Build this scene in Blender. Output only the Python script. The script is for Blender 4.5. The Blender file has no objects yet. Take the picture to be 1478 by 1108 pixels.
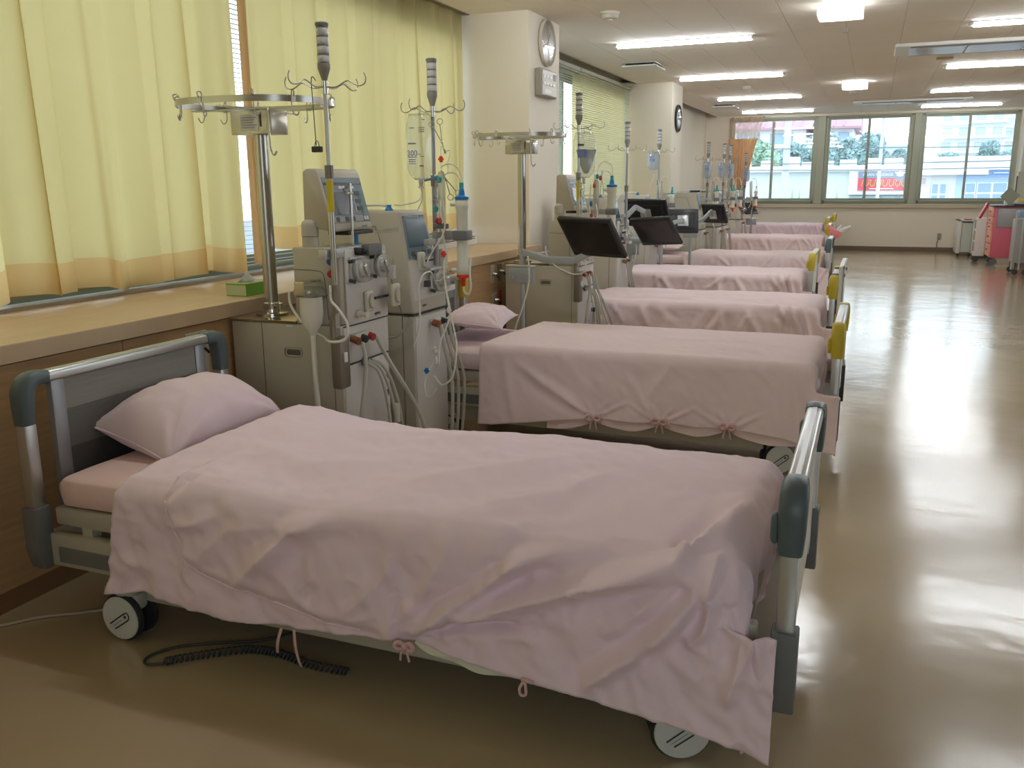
import bpy, bmesh, math, random
import numpy as np
from mathutils import Vector, Matrix, noise
PI = math.pi
S = bpy.context.scene
COL = S.collection

# ------------------------------------------------------------------ camera
cam_d = bpy.data.cameras.new('camera')
cam = bpy.data.objects.new('camera', cam_d); COL.objects.link(cam)
yaw, tilt, roll, FPX = 0.380040, 0.2210277, -0.00714955, 1280.1
fw = Vector((-math.sin(yaw)*math.cos(tilt), math.cos(yaw)*math.cos(tilt), -math.sin(tilt)))
rt0 = Vector((math.cos(yaw), math.sin(yaw), 0)); up0 = rt0.cross(fw)
rt = math.cos(roll)*rt0 + math.sin(roll)*up0
up = -math.sin(roll)*rt0 + math.cos(roll)*up0
m = Matrix.Identity(4)
for i in range(3):
    m[i][0], m[i][1], m[i][2] = rt[i], up[i], -fw[i]
m.translation = (0, 0, 1.35)
cam.matrix_world = m
cam_d.sensor_width = 36.0; cam_d.lens = FPX/1478*36.0
cam_d.clip_start = 0.05; cam_d.clip_end = 400
S.camera = cam

# ------------------------------------------------------------------ sky
w = bpy.data.worlds.new('sky'); S.world = w; w.use_nodes = True
nt = w.node_tree; bg = nt.nodes['Background']
tc = nt.nodes.new('ShaderNodeTexCoord'); sep = nt.nodes.new('ShaderNodeSeparateXYZ')
rp = nt.nodes.new('ShaderNodeValToRGB')
nt.links.new(tc.outputs['Generated'], sep.inputs[0]); nt.links.new(sep.outputs['Z'], rp.inputs[0])
rp.color_ramp.elements[0].position = 0.0; rp.color_ramp.elements[0].color = (0.90, 0.96, 1.0, 1)
rp.color_ramp.elements[1].position = 0.9; rp.color_ramp.elements[1].color = (0.62, 0.80, 1.0, 1)
nt.links.new(rp.outputs[0], bg.inputs['Color'])
bg.inputs['Strength'].default_value = 2.3
LAMP = 54.0          # emission of the fluorescent tubes
S.view_settings.view_transform = 'Standard'
S.view_settings.look = 'None'
S.view_settings.exposure = 0.54
S.view_settings.gamma = 1.0
S.view_settings.use_curve_mapping = False
S.cycles.max_bounces = 10; S.cycles.transparent_max_bounces = 24
S.cycles.diffuse_bounces = 5; S.cycles.glossy_bounces = 4
S.cycles.sample_clamp_indirect = 6.0
S.cycles.caustics_reflective = False; S.cycles.caustics_refractive = False

def portal(name, loc, rot, sx, sy):
    d = bpy.data.lights.new(name, 'AREA'); d.shape = 'RECTANGLE'; d.size = sx; d.size_y = sy
    d.cycles.is_portal = True
    o = bpy.data.objects.new(name, d); o.location = loc; o.rotation_euler = rot; COL.objects.link(o)
portal('window_portal', (-0.19, 19.66, 1.8), (-PI/2, 0, 0), 5.3, 1.8)
portal('window_portal', (1.2, -1.85, 1.7), (PI/2, 0, 0), 2.3, 1.7)  # serves the added rear window
portal('window_portal', (4.85, 6.3, 1.7), (0, PI/2, 0), 1.8, 4.3)  # serves the added right-hand window
portal('window_portal', (-3.52, 3.0, 1.75), (0, -PI/2, 0), 1.9, 7.9)
portal('window_portal', (-3.52, 10.1, 1.75), (0, -PI/2, 0), 1.9, 4.9)

# ------------------------------------------------------------------ materials
MATS = {}
def mat(name, color, rough=0.5, metal=0.0, bump=0.0, bscale=30.0, var=0.0, vscale=3.0, coat=0.0,
        trans=0.0, emit=0.0, stretch=(1, 1, 1), spec=0.5, sheen=0.0):
    if name in MATS: return MATS[name]
    M = bpy.data.materials.new(name); M.use_nodes = True; t = M.node_tree
    b = t.nodes['Principled BSDF']
    b.inputs['Base Color'].default_value = (*color, 1)
    b.inputs['Roughness'].default_value = rough; b.inputs['Metallic'].default_value = metal
    b.inputs['Coat Weight'].default_value = coat; b.inputs['Coat Roughness'].default_value = 0.17
    b.inputs['Transmission Weight'].default_value = trans
    b.inputs['Specular IOR Level'].default_value = spec
    b.inputs['Sheen Weight'].default_value = sheen
    if emit:
        b.inputs['Emission Color'].default_value = (*color, 1); b.inputs['Emission Strength'].default_value = emit
    if bump or var:
        tcn = t.nodes.new('ShaderNodeTexCoord'); mp = t.nodes.new('ShaderNodeMapping')
        mp.inputs['Scale'].default_value = stretch
        t.links.new(tcn.outputs['Object'], mp.inputs[0])
        if bump:
            n = t.nodes.new('ShaderNodeTexNoise'); n.inputs['Scale'].default_value = bscale
            n.inputs['Detail'].default_value = 4
            t.links.new(mp.outputs[0], n.inputs['Vector'])
            bn = t.nodes.new('ShaderNodeBump'); bn.inputs['Strength'].default_value = bump
            bn.inputs['Distance'].default_value = 0.01
            t.links.new(n.outputs['Fac'], bn.inputs['Height']); t.links.new(bn.outputs[0], b.inputs['Normal'])
        if var:
            n2 = t.nodes.new('ShaderNodeTexNoise'); n2.inputs['Scale'].default_value = vscale
            n2.inputs['Detail'].default_value = 5
            t.links.new(mp.outputs[0], n2.inputs['Vector'])
            r = t.nodes.new('ShaderNodeValToRGB')
            r.color_ramp.elements[0].position = 0.3; r.color_ramp.elements[1].position = 0.7
            r.color_ramp.elements[0].color = (*[c*(1-var) for c in color], 1)
            r.color_ramp.elements[1].color = (*[min(1, c*(1+var)) for c in color], 1)
            t.links.new(n2.outputs['Fac'], r.inputs[0]); t.links.new(r.outputs[0], b.inputs['Base Color'])
    MATS[name] = M
    return M

def clear(name, color=(1, 1, 1), gloss=0.12, body=0.0, bodycol=(0.8, 0.8, 0.8), rough=0.03):
    """thin clear sheet: transparent + mirror, with an optional milky body"""
    if name in MATS: return MATS[name]
    M = bpy.data.materials.new(name); M.use_nodes = True; t = M.node_tree; t.nodes.clear()
    out = t.nodes.new('ShaderNodeOutputMaterial'); tr = t.nodes.new('ShaderNodeBsdfTransparent')
    gl = t.nodes.new('ShaderNodeBsdfGlossy'); gl.inputs['Roughness'].default_value = rough
    tr.inputs[0].default_value = (*color, 1)
    fr = t.nodes.new('ShaderNodeLayerWeight'); fr.inputs['Blend'].default_value = 0.5
    pw_ = t.nodes.new('ShaderNodeMath'); pw_.operation = 'POWER'; pw_.inputs[1].default_value = 4.0
    ma_ = t.nodes.new('ShaderNodeMath'); ma_.operation = 'MULTIPLY_ADD'; ma_.inputs[1].default_value = 0.55; ma_.inputs[2].default_value = 0.02+gloss*0.3
    t.links.new(fr.outputs['Facing'], pw_.inputs[0]); t.links.new(pw_.outputs[0], ma_.inputs[0])
    mx = t.nodes.new('ShaderNodeMixShader')
    t.links.new(ma_.outputs[0], mx.inputs[0]); t.links.new(tr.outputs[0], mx.inputs[1]); t.links.new(gl.outputs[0], mx.inputs[2])
    last = mx
    if body:
        df = t.nodes.new('ShaderNodeBsdfDiffuse'); df.inputs[0].default_value = (*bodycol, 1)
        tl = t.nodes.new('ShaderNodeBsdfTranslucent'); tl.inputs[0].default_value = (*bodycol, 1)
        a = t.nodes.new('ShaderNodeMixShader'); a.inputs[0].default_value = 0.5
        t.links.new(df.outputs[0], a.inputs[1]); t.links.new(tl.outputs[0], a.inputs[2])
        m2 = t.nodes.new('ShaderNodeMixShader'); m2.inputs[0].default_value = body
        t.links.new(mx.outputs[0], m2.inputs[1]); t.links.new(a.outputs[0], m2.inputs[2]); last = m2
    t.links.new(last.outputs[0], out.inputs[0]); MATS[name] = M
    return M

def cloth(name, dcol, tcol, tfac, bump=0.25, bscale=400, transp=0.0):
    """thin cloth lit through: diffuse + translucent (+ open weave)"""
    M = bpy.data.materials.new(name); M.use_nodes = True; t = M.node_tree; t.nodes.clear()
    out = t.nodes.new('ShaderNodeOutputMaterial')
    df = t.nodes.new('ShaderNodeBsdfDiffuse'); df.inputs[0].default_value = (*dcol, 1)
    tl = t.nodes.new('ShaderNodeBsdfTranslucent'); tl.inputs[0].default_value = (*tcol, 1)
    mx = t.nodes.new('ShaderNodeMixShader'); mx.inputs[0].default_value = tfac
    t.links.new(df.outputs[0], mx.inputs[1]); t.links.new(tl.outputs[0], mx.inputs[2])
    last = mx
    if transp:
        tp = t.nodes.new('ShaderNodeBsdfTransparent'); m2 = t.nodes.new('ShaderNodeMixShader')
        m2.inputs[0].default_value = transp
        t.links.new(mx.outputs[0], m2.inputs[1]); t.links.new(tp.outputs[0], m2.inputs[2]); last = m2
    t.links.new(last.outputs[0], out.inputs[0]); MATS[name] = M
    return M

wall_m = mat('wall_paint', (0.76, 0.69, 0.57), 0.75, bump=0.05, bscale=120, var=0.03, vscale=0.8)
col_m = mat('column_paint', (0.78, 0.72, 0.61), 0.75, bump=0.04, bscale=120)
ceil_m = mat('ceiling_board', (0.86, 0.80, 0.71), 0.8, bump=0.06, bscale=90, var=0.02, vscale=1.2)
gap_m = mat('dark_joint', (0.25, 0.22, 0.18), 0.9)
wood_m = mat('beech_laminate', (0.47, 0.29, 0.145), 0.42, bump=0.03, bscale=20, var=0.10, vscale=5, stretch=(2, 1, 12))
sill_m = mat('beech_worktop', (0.60, 0.43, 0.27), 0.38, bump=0.02, bscale=40, var=0.06, vscale=5, stretch=(6, 0.8, 1))
base_m = mat('brown_baseboard', (0.14, 0.095, 0.06), 0.5)
frame_m = mat('window_frame_paint', (0.36, 0.37, 0.28), 0.5)
alu = mat('satin_aluminium', (0.56, 0.57, 0.57), 0.32, 0.85)
alu_d = mat('dark_aluminium', (0.30, 0.30, 0.32), 0.4, 0.5)
chrome = mat('polished_steel', (0.62, 0.60, 0.56), 0.14, 1.0)
steel = mat('brushed_steel', (0.45, 0.43, 0.40), 0.28, 1.0)
joint_grey = mat('slate_plastic', (0.085, 0.115, 0.125), 0.42)
joint_yel = mat('yellow_plastic', (0.56, 0.43, 0.035), 0.42)
foot_dark = mat('charcoal_plastic', (0.035, 0.037, 0.04), 0.45)
grey_p = mat('grey_plastic', (0.16, 0.165, 0.165), 0.5)
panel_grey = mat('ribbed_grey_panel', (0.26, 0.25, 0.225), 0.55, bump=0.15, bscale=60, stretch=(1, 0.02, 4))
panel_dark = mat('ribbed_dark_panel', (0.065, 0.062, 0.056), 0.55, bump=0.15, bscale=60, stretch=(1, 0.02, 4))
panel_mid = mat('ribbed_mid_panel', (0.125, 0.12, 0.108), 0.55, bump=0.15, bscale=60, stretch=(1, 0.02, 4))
cream = mat('cream_enamel', (0.50, 0.47, 0.38), 0.45)
cream_d = mat('cream_enamel_shaded_side', (0.40, 0.37, 0.29), 0.5)
mach = mat('machine_beige', (0.47, 0.43, 0.35), 0.45, bump=0.03, bscale=200)
mach_f = mat('machine_front_grey', (0.60, 0.57, 0.54), 0.42)
mach_top = mat('machine_plate_steel', (0.50, 0.42, 0.30), 0.10, 0.9)
seam = mat('dark_seam', (0.05, 0.045, 0.04), 0.7)
slate_b = mat('control_panel_slate', (0.16, 0.215, 0.25), 0.4)
teal_b = mat('control_panel_teal', (0.12, 0.20, 0.20), 0.4)
lcd = mat('lcd_off', (0.055, 0.068, 0.078), 0.22)
lcd_b = mat('lcd_bluish', (0.09, 0.15, 0.20), 0.15)
black = mat('black_plastic', (0.012, 0.012, 0.014), 0.35)
black_gl = mat('black_screen', (0.006, 0.005, 0.005), 0.20)
white_p = mat('white_plastic', (0.75, 0.74, 0.70), 0.4)
offw = mat('offwhite_plastic', (0.62, 0.60, 0.50), 0.4)
tubing = mat('clear_tubing', (0.72, 0.70, 0.62), 0.2, trans=0.35, spec=0.6)
tube_w = mat('milky_tubing', (0.74, 0.72, 0.63), 0.3)
bluecap = mat('blue_cap', (0.01, 0.17, 0.45), 0.3)
redcap = mat('red_cap', (0.75, 0.04, 0.025), 0.35)
redd = mat('dark_red_plastic', (0.42, 0.03, 0.03), 0.4)
yel_l = mat('yellow_label', (0.62, 0.50, 0.02), 0.5)
blue_p = mat('blue_print', (0.05, 0.12, 0.42), 0.5)
dark_p = mat('dark_print', (0.10, 0.10, 0.13), 0.6)
dial_m = mat('dialyzer_fibre', (0.70, 0.69, 0.58), 0.35)
teal = mat('teal_plastic', (0.02, 0.32, 0.33), 0.4)
copper = mat('copper_coupler', (0.32, 0.12, 0.06), 0.35, 0.6)
def fabric(name, c, sc=1.0):
    M = mat(name, c, 0.9, bump=0.12, bscale=700, sheen=0.15)
    return M
pink_a = fabric('pink_cotton_lilac', (0.90, 0.715, 0.80))
pink_b = fabric('pink_cotton', (0.88, 0.71, 0.73))
pink_c = fabric('pink_cotton_rose', (0.86, 0.68, 0.69))
pink_d = fabric('pink_cotton_mauve', (0.82, 0.65, 0.72))
pink_s = fabric('salmon_sheet', (0.84, 0.60, 0.57))
pink_pil = fabric('pillowcase_pink', (0.83, 0.66, 0.71))
quilt_w = fabric('white_quilt', (0.72, 0.70, 0.58))
ribbon_m = fabric('ribbon_pink', (0.70, 0.45, 0.45))
clear_pl = clear('clear_plastic', (0.93, 0.94, 0.93), 0.25, body=0.12, bodycol=(0.75, 0.75, 0.72))
bag_pl = clear('infusion_bag_film', (0.96, 0.97, 0.97), 0.25, body=0.14, bodycol=(0.80, 0.84, 0.84), rough=0.12)
bag_full = clear('infusion_bag_wrap', (0.72, 0.76, 0.80), 0.25, body=0.45, bodycol=(0.72, 0.76, 0.80), rough=0.12)
glass_m = clear('window_glass', (0.96, 0.985, 0.985), 0.06)
lens_m = mat('signal_lens', (0.52, 0.51, 0.50), 0.22)

# ------------------------------------------------------------------ object helpers
WL = {}     # where each parent stands, in world terms (zero for parts)
def link(name, me, parent=None, smooth=False):
    o = bpy.data.objects.new(name, me); COL.objects.link(o)
    if parent is not None:
        o.parent = parent; o.location = -WL.get(parent.name, Vector((0, 0, 0)))
    return o
def obj(name, b, m_, parent=None, smooth=False, auto=None):
    me = bpy.data.meshes.new(name)
    bmesh.ops.recalc_face_normals(b, faces=b.faces)
    b.to_mesh(me); b.free()
    for x in (m_ if isinstance(m_, (list, tuple)) else [m_]): me.materials.append(x)
    if smooth:
        me.shade_smooth()
        if auto: me.set_sharp_from_angle(angle=math.radians(auto))
    return link(name, me, parent)
def tag(o, label, cat, group=None, kind=None):
    o['label'] = label; o['category'] = cat
    if group: o['group'] = group
    if kind: o['kind'] = kind
    return o
def thing(name, loc, label, cat, group=None):
    o = bpy.data.objects.new(name, None); COL.objects.link(o); o.location = loc
    o.empty_display_size = 0.1
    WL[o.name] = Vector(loc)
    return tag(o, label, cat, group)
def struct(name, b, m_, parent=None, smooth=False):
    o = obj(name, b, m_, parent, smooth)
    if parent is None: o['kind'] = 'structure'
    return o
def copy_tree(root, delta, label=None, rotz=None, skip=()):
    r = root.copy(); COL.objects.link(r); r.location = root.location + Vector(delta)
    if label: r['label'] = label
    if rotz is not None: r.rotation_euler.z = rotz
    for ch in root.children:
        if ch.name.split('.')[0] in skip: continue
        c = ch.copy(); COL.objects.link(c); c.parent = r; c.matrix_parent_inverse = ch.matrix_parent_inverse
        for g in ch.children:
            d = g.copy(); COL.objects.link(d); d.parent = c
    return r

def B(): return bmesh.new()
def box(b, x0, x1, y0, y1, z0, z1, bev=0.0, M=None, seg=2):
    vs = [b.verts.new(((x0, x1)[i & 1], (y0, y1)[(i >> 1) & 1], (z0, z1)[i >> 2])) for i in range(8)]
    fs = [b.faces.new([vs[i] for i in f]) for f in ((0, 2, 3, 1), (4, 5, 7, 6), (0, 1, 5, 4), (2, 6, 7, 3), (0, 4, 6, 2), (1, 3, 7, 5))]
    if M is not None:
        for v in vs: v.co = M @ v.co
    if bev > 0:
        es = set(e for f in fs for e in f.edges)
        bmesh.ops.bevel(b, geom=list(es), offset=bev, segments=seg, profile=0.5, affect='EDGES')
    return b
def prism(b, pts, axis, a0, a1, bev=0.0):
    """extrude a 2-D outline along an axis: axis 'x' pts=(y,z); 'y' pts=(x,z); 'z' pts=(x,y)"""
    def P(p, a):
        return {'x': (a, p[0], p[1]), 'y': (p[0], a, p[1]), 'z': (p[0], p[1], a)}[axis]
    v0 = [b.verts.new(P(p, a0)) for p in pts]; v1 = [b.verts.new(P(p, a1)) for p in pts]
    n = len(pts); fs = [b.faces.new(v0), b.faces.new(v1[::-1])]
    for i in range(n): fs.append(b.faces.new((v0[i], v0[(i+1) % n], v1[(i+1) % n], v1[i])))
    if bev:
        es = set(e for f in fs for e in f.edges)
        bmesh.ops.bevel(b, geom=list(es), offset=bev, segments=2, profile=0.5, affect='EDGES')
    return b
def cyl(b, p0, p1, r0, r1=None, n=16, caps=True):
    r1 = r0 if r1 is None else r1
    p0, p1 = Vector(p0), Vector(p1); d = (p1-p0).normalized()
    a = d.cross(Vector((0, 0, 1)) if abs(d.z) < 0.9 else Vector((1, 0, 0))).normalized(); c = d.cross(a)
    A = [b.verts.new(p0 + r0*(math.cos(t)*a + math.sin(t)*c)) for t in [2*PI*i/n for i in range(n)]]
    D = [b.verts.new(p1 + r1*(math.cos(t)*a + math.sin(t)*c)) for t in [2*PI*i/n for i in range(n)]]
    for i in range(n): b.faces.new((A[i], A[(i+1) % n], D[(i+1) % n], D[i]))
    if caps:
        b.faces.new(A[::-1]); b.faces.new(D)
    return b
def lathe(b, prof, c, n=20, axis='z'):
    rings = []
    for r, h in prof:
        ring = []
        for i in range(n):
            t = 2*PI*i/n; u, v = r*math.cos(t), r*math.sin(t)
            p = {'z': (u, v, h), 'x': (h, u, v), 'y': (u, h, v)}[axis]
            ring.append(b.verts.new(Vector(c)+Vector(p)))
        rings.append(ring)
    for A, D in zip(rings, rings[1:]):
        for i in range(n): b.faces.new((A[i], A[(i+1) % n], D[(i+1) % n], D[i]))
    b.faces.new(rings[0][::-1]); b.faces.new(rings[-1])
    return b
def crom(pts, k=6, closed=False):
    P = [Vector(p) for p in pts]; n = len(P); out = []
    rng = range(n if closed else n-1)
    for i in rng:
        if closed: a, b_, c, d = P[(i-1) % n], P[i], P[(i+1) % n], P[(i+2) % n]
        else: a, b_, c, d = P[max(i-1, 0)], P[i], P[i+1], P[min(i+2, n-1)]
        for j in range(k):
            t = j/k
            out.append(0.5*((2*b_) + (c-a)*t + (2*a-5*b_+4*c-d)*t*t + (3*b_-a-3*c+d)*t**3))
    if not closed: out.append(P[-1])
    return out
def tube(b, pts, r, n=8, k=6, closed=False, smooth=True):
    Q = crom(pts, k, closed) if smooth else [Vector(p) for p in pts]
    N = len(Q); rings = []; prev = None
    for i, p in enumerate(Q):
        d = (Q[(i+1) % N]-Q[i-1]) if closed else (Q[min(i+1, N-1)]-Q[max(i-1, 0)])
        d = d.normalized() if d.length > 1e-9 else Vector((0, 0, 1))
        if prev is None: a = d.cross(Vector((0, 0, 1)) if abs(d.z) < 0.9 else Vector((1, 0, 0))).normalized()
        else:
            a = prev-d*prev.dot(d); a = a.normalized() if a.length > 1e-6 else d.orthogonal().normalized()
        prev = a; c = d.cross(a)
        rr = r(i/(N-1)) if callable(r) else r
        rings.append([b.verts.new(p+rr*(math.cos(2*PI*j/n)*a+math.sin(2*PI*j/n)*c)) for j in range(n)])
    for i in range(N if closed else N-1):
        A, D = rings[i], rings[(i+1) % N]
        for j in range(n): b.faces.new((A[j], A[(j+1) % n], D[(j+1) % n], D[j]))
    if not closed:
        b.faces.new(rings[0][::-1]); b.faces.new(rings[-1])
    return b
def grid(b, P, close=False):
    """P: array (n,m,3)"""
    n, m_ = P.shape[:2]
    V = [[b.verts.new(P[i, j]) for j in range(m_)] for i in range(n)]
    for i in range(n-1):
        for j in range(m_-1):
            b.faces.new((V[i][j], V[i+1][j], V[i+1][j+1], V[i][j+1]))
    return V
def text(s, size, o, r, u, mt, parent, name='lettering', depth=0.0004):
    cu = bpy.data.curves.new('lettering', 'FONT'); cu.body = s; cu.size = size; cu.extrude = depth
    cu.align_x = 'CENTER'; cu.align_y = 'CENTER'
    tmp = bpy.data.objects.new('lettering_curve', cu); COL.objects.link(tmp)
    dg = bpy.context.evaluated_depsgraph_get()
    me = bpy.data.meshes.new_from_object(tmp.evaluated_get(dg))
    bpy.data.objects.remove(tmp); bpy.data.curves.remove(cu)
    r = Vector(r).normalized(); u = Vector(u).normalized(); n = r.cross(u)
    Mx = Matrix.Identity(4)
    for i in range(3): Mx[i][0], Mx[i][1], Mx[i][2] = r[i], u[i], n[i]
    Mx.translation = Vector(o)
    me.transform(Mx); me.materials.clear(); me.materials.append(mt)
    return link(name, me, parent)

# ================================================================== THE ROOM
CZ = 2.69
FY = 19.44
b = B(); box(b, -3.5, 4.8, -1.6, FY+0.25, -0.12, 0)
fl = struct('floor', b, None)
def floor_mat():
    M = mat('glossy_vinyl_floor', (0.44, 0.325, 0.20), 0.12, coat=0.35, spec=0.9)
    t = M.node_tree; bs = t.nodes['Principled BSDF']
    tcn = t.nodes.new('ShaderNodeTexCoord')
    n = t.nodes.new('ShaderNodeTexNoise'); n.inputs['Scale'].default_value = 3.2; n.inputs['Detail'].default_value = 3
    n3 = t.nodes.new('ShaderNodeTexNoise'); n3.inputs['Scale'].default_value = 14; n3.inputs['Detail'].default_value = 2
    ad = t.nodes.new('ShaderNodeMath'); ad.operation = 'MULTIPLY_ADD'; ad.inputs[1].default_value = 0.10
    t.links.new(tcn.outputs['Object'], n.inputs['Vector']); t.links.new(tcn.outputs['Object'], n3.inputs['Vector'])
    t.links.new(n3.outputs['Fac'], ad.inputs[0]); t.links.new(n.outputs['Fac'], ad.inputs[2])
    bn = t.nodes.new('ShaderNodeBump'); bn.inputs['Strength'].default_value = 0.24; bn.inputs['Distance'].default_value = 0.02
    t.links.new(ad.outputs[0], bn.inputs['Height']); t.links.new(bn.outputs[0], bs.inputs['Normal'])
    n2 = t.nodes.new('ShaderNodeTexNoise'); n2.inputs['Scale'].default_value = 1.3; n2.inputs['Detail'].default_value = 8
    t.links.new(tcn.outputs['Object'], n2.inputs['Vector'])
    r = t.nodes.new('ShaderNodeValToRGB')
    r.color_ramp.elements[0].position = 0.3; r.color_ramp.elements[1].position = 0.7
    r.color_ramp.elements[0].color = (0.42, 0.325, 0.20, 1); r.color_ramp.elements[1].color = (0.48, 0.375, 0.235, 1)
    t.links.new(n2.outputs['Fac'], r.inputs[0]); t.links.new(r.outputs[0], bs.inputs['Base Color'])
    mr = t.nodes.new('ShaderNodeMapRange'); mr.inputs[1].default_value = 0.3; mr.inputs[2].default_value = 0.7
    mr.inputs[3].default_value = 0.13; mr.inputs[4].default_value = 0.22
    t.links.new(n2.outputs['Fac'], mr.inputs[0]); t.links.new(mr.outputs[0], bs.inputs['Roughness'])
    return M
fl.data.materials.clear(); fl.data.materials.append(floor_mat())

# ceiling slab + boards
b = B(); box(b, -3.13, 4.8, -1.6, FY+0.25, CZ+0.012, CZ+0.15); box(b, -3.5, -3.13, -1.6, FY+0.25, CZ+0.10, CZ+0.25)
box(b, -3.145, -3.13, -1.6, FY, CZ-0.004, CZ+0.10)
ceiling = struct('ceiling', b, gap_m)
b = B(); box(b, -0.2325, 0.2325, -0.9405, 0.9405, 0, 0.012, 0.0015, seg=1)
pm = bpy.data.meshes.new('ceiling_board'); b.to_mesh(pm); b.free(); pm.materials.append(ceil_m)
nx_ = 17
for i in range(nx_):
    for j in range(12):
        x = -2.896+i*0.4675; y = -0.6+j*1.8845+(0.94 if i % 2 else 0)
        if y > FY-0.95 or x > 4.7: continue
        o = link('ceiling_board', pm, ceiling); o.location = (x, y, CZ)
for i in range(nx_):
    if i % 2 == 0:
        y0 = -0.6+10*1.8845+0.9425; bb = B(); x = -2.896+i*0.4675
        box(bb, x-0.2325, x+0.2325, y0+0.001, FY, CZ, CZ+0.012); obj('ceiling_board', bb, ceil_m, ceiling)
        bb = B(); box(bb, x-0.2325, x+0.2325, -1.6, -1.542, CZ, CZ+0.012); obj('ceiling_board', bb, ceil_m, ceiling)
    else:
        y0 = -0.6+0.94-0.9425; bb = B(); x = -2.896+i*0.4675
        box(bb, x-0.2325, x+0.2325, -1.6, y0-0.001, CZ, CZ+0.012); obj('ceiling_board', bb, ceil_m, ceiling)
        y0 = -0.6+9*1.8845+0.94+0.9425; bb = B()
        box(bb, x-0.2325, x+0.2325, y0+0.001, FY, CZ, CZ+0.012); obj('ceiling_board', bb, ceil_m, ceiling)

# far wall with three double windows
WZ0, WZ1 = 0.985, 2.645
b = B()
box(b, -3.5, 4.8, FY, FY+0.25, 0, 0.86); box(b, -3.5, 4.8, FY, FY+0.25, WZ1, CZ+0.1)
box(b, -3.5, -2.86, FY, FY+0.25, 0.86, WZ1); box(b, 2.47, 4.8, FY, FY+0.25, 0.86, WZ1)
struct('wall_back', b, wall_m)
b = B(); box(b, -2.9, 2.5, FY-0.05, FY+0.02, 0.845, 0.925, 0.006); box(b, -2.86, 2.47, FY+0.02, FY+0.25, 0.86, 0.925)
struct('window_sill', b, mat('sill_cap', (0.50, 0.43, 0.32), 0.5))
b = B(); box(b, -3.3, 4.8, FY-0.012, FY, 0, 0.09, 0.002); struct('baseboard_back', b, base_m)
units = [(-2.83, -1.135), (-0.95, 0.632), (0.80, 2.44)]
for k, (xa, xb) in enumerate(units):
    t = B(); ya, yb = FY+0.04, FY+0.12
    box(t, xa-0.02, xa+0.035, ya, yb, 0.925, WZ1, 0.004); box(t, xb-0.035, xb+0.02, ya, yb, 0.925, WZ1, 0.004)
    box(t, xa, xb, ya, yb, 0.925, 1.0, 0.004); box(t, xa, xb, ya, yb, WZ1-0.045, WZ1, 0.004)
    wn = struct('window_%d' % (k+1), t, frame_m)
    xm = (xa+xb)/2
    for s, (p, q, yy) in enumerate(((xa+0.03, xm+0.025, ya+0.045), (xm-0.025, xb-0.03, ya+0.01))):
        f = B()
        box(f, p, p+0.04, yy, yy+0.025, 1.0, WZ1-0.045); box(f, q-0.04, q, yy, yy+0.025, 1.0, WZ1-0.045)
        box(f, p+0.04, q-0.04, yy, yy+0.025, 1.0, 1.035); box(f, p+0.04, q-0.04, yy, yy+0.025, WZ1-0.075, WZ1-0.045)
        sh = obj('window_sash', f, frame_m, wn)
        g = B(); box(g, p+0.04, q-0.04, yy+0.010, yy+0.014, 1.035, WZ1-0.075); obj('pane', g, glass_m, sh)
    lk = B(); box(lk, xm-0.02, xm+0.02, ya-0.01, ya+0.01, 1.53, 1.60, 0.004); obj('window_latch', lk, steel, wn)
for k, (xa, xb) in enumerate(((-1.135, -0.95), (0.632, 0.80))):
    t = B(); box(t, xa+0.02, xb-0.02, FY-0.005, FY+0.2, 0.925, WZ1, 0.006); struct('trim_%d' % (k+1), t, frame_m)
# fine blinds of the far windows
slat_m = cloth('blind_slat', (0.80, 0.82, 0.78), (0.72, 0.76, 0.68), 0.5)
for k, (xa, xb) in enumerate(units):
    r = thing('venetian_blind', ((xa+xb)/2, FY-0.005, 2.6), ['pale venetian blind over the left far window, beside the tied curtain', 'pale venetian blind over the middle far window, the red signboard behind it', 'pale venetian blind over the right far window, nearest the pink cart'][k], 'window blind')
    h = B(); box(h, xa+0.03, xb-0.03, FY-0.02, FY+0.02, 2.61, 2.643, 0.003); obj('head_rail', h, frame_m, r)
    s = B(); z = 1.0
    while z < 2.6:
        box(s, xa+0.04, xb-0.04, FY+0.002, FY+0.016, z, z+0.0012); z += 0.026
    o = obj('slat', s, slat_m, r); o['kind'] = 'stuff'
    s = B(); box(s, xa+0.04, xb-0.04, FY-0.002, FY+0.02, 0.972, 0.99, 0.003); obj('bottom_rail', s, frame_m, r)
    s = B()
    for xx in (xa+0.25, xb-0.25): cyl(s, (xx, FY+0.009, 0.985), (xx, FY+0.009, 2.61), 0.0012, n=5)
    obj('ladder_cord', s, slat_m, r)

# left wall: below the sill, window bays, columns, plain wall past the second column
XW = -3.35
b = B()
box(b, XW-0.15, XW, -1.6, 13.1, 0, 0.86); box(b, XW-0.15, XW, -1.6, 13.1, 2.6, CZ+0.12)
box(b, XW-0.15, XW, 13.0, FY+0.25, 0, CZ+0.1)
box(b, XW-0.15, XW, -1.6, -0.9, 0.86, 2.6)
struct('wall_left', b, wall_m)
def column(n, y0, y1, xf=-2.62):
    b = B(); box(b, XW-0.15, xf, y0, y1, 0, CZ+0.02, 0.004); struct('trim_%d' % n, b, col_m)
column(3, 6.97, 7.72); column(4, 12.50, 13.20)
b = B(); box(b, 2.50, 2.95, FY-0.35, FY, 0, CZ+0.01, 0.004); struct('trim_5', b, mat('pale_pilaster', (0.62, 0.60, 0.52), 0.7))
b = B(); box(b, 4.6, 4.8, -1.6, FY+0.25, 0, 0.86); box(b, 4.6, 4.8, -1.6, FY+0.25, 2.56, CZ+0.1); box(b, 4.6, 4.8, -1.6, 4.2, 0.86, 2.56); box(b, 4.6, 4.8, 8.4, FY+0.25, 0.86, 2.56)
struct('wall_right', b, wall_m)
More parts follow.
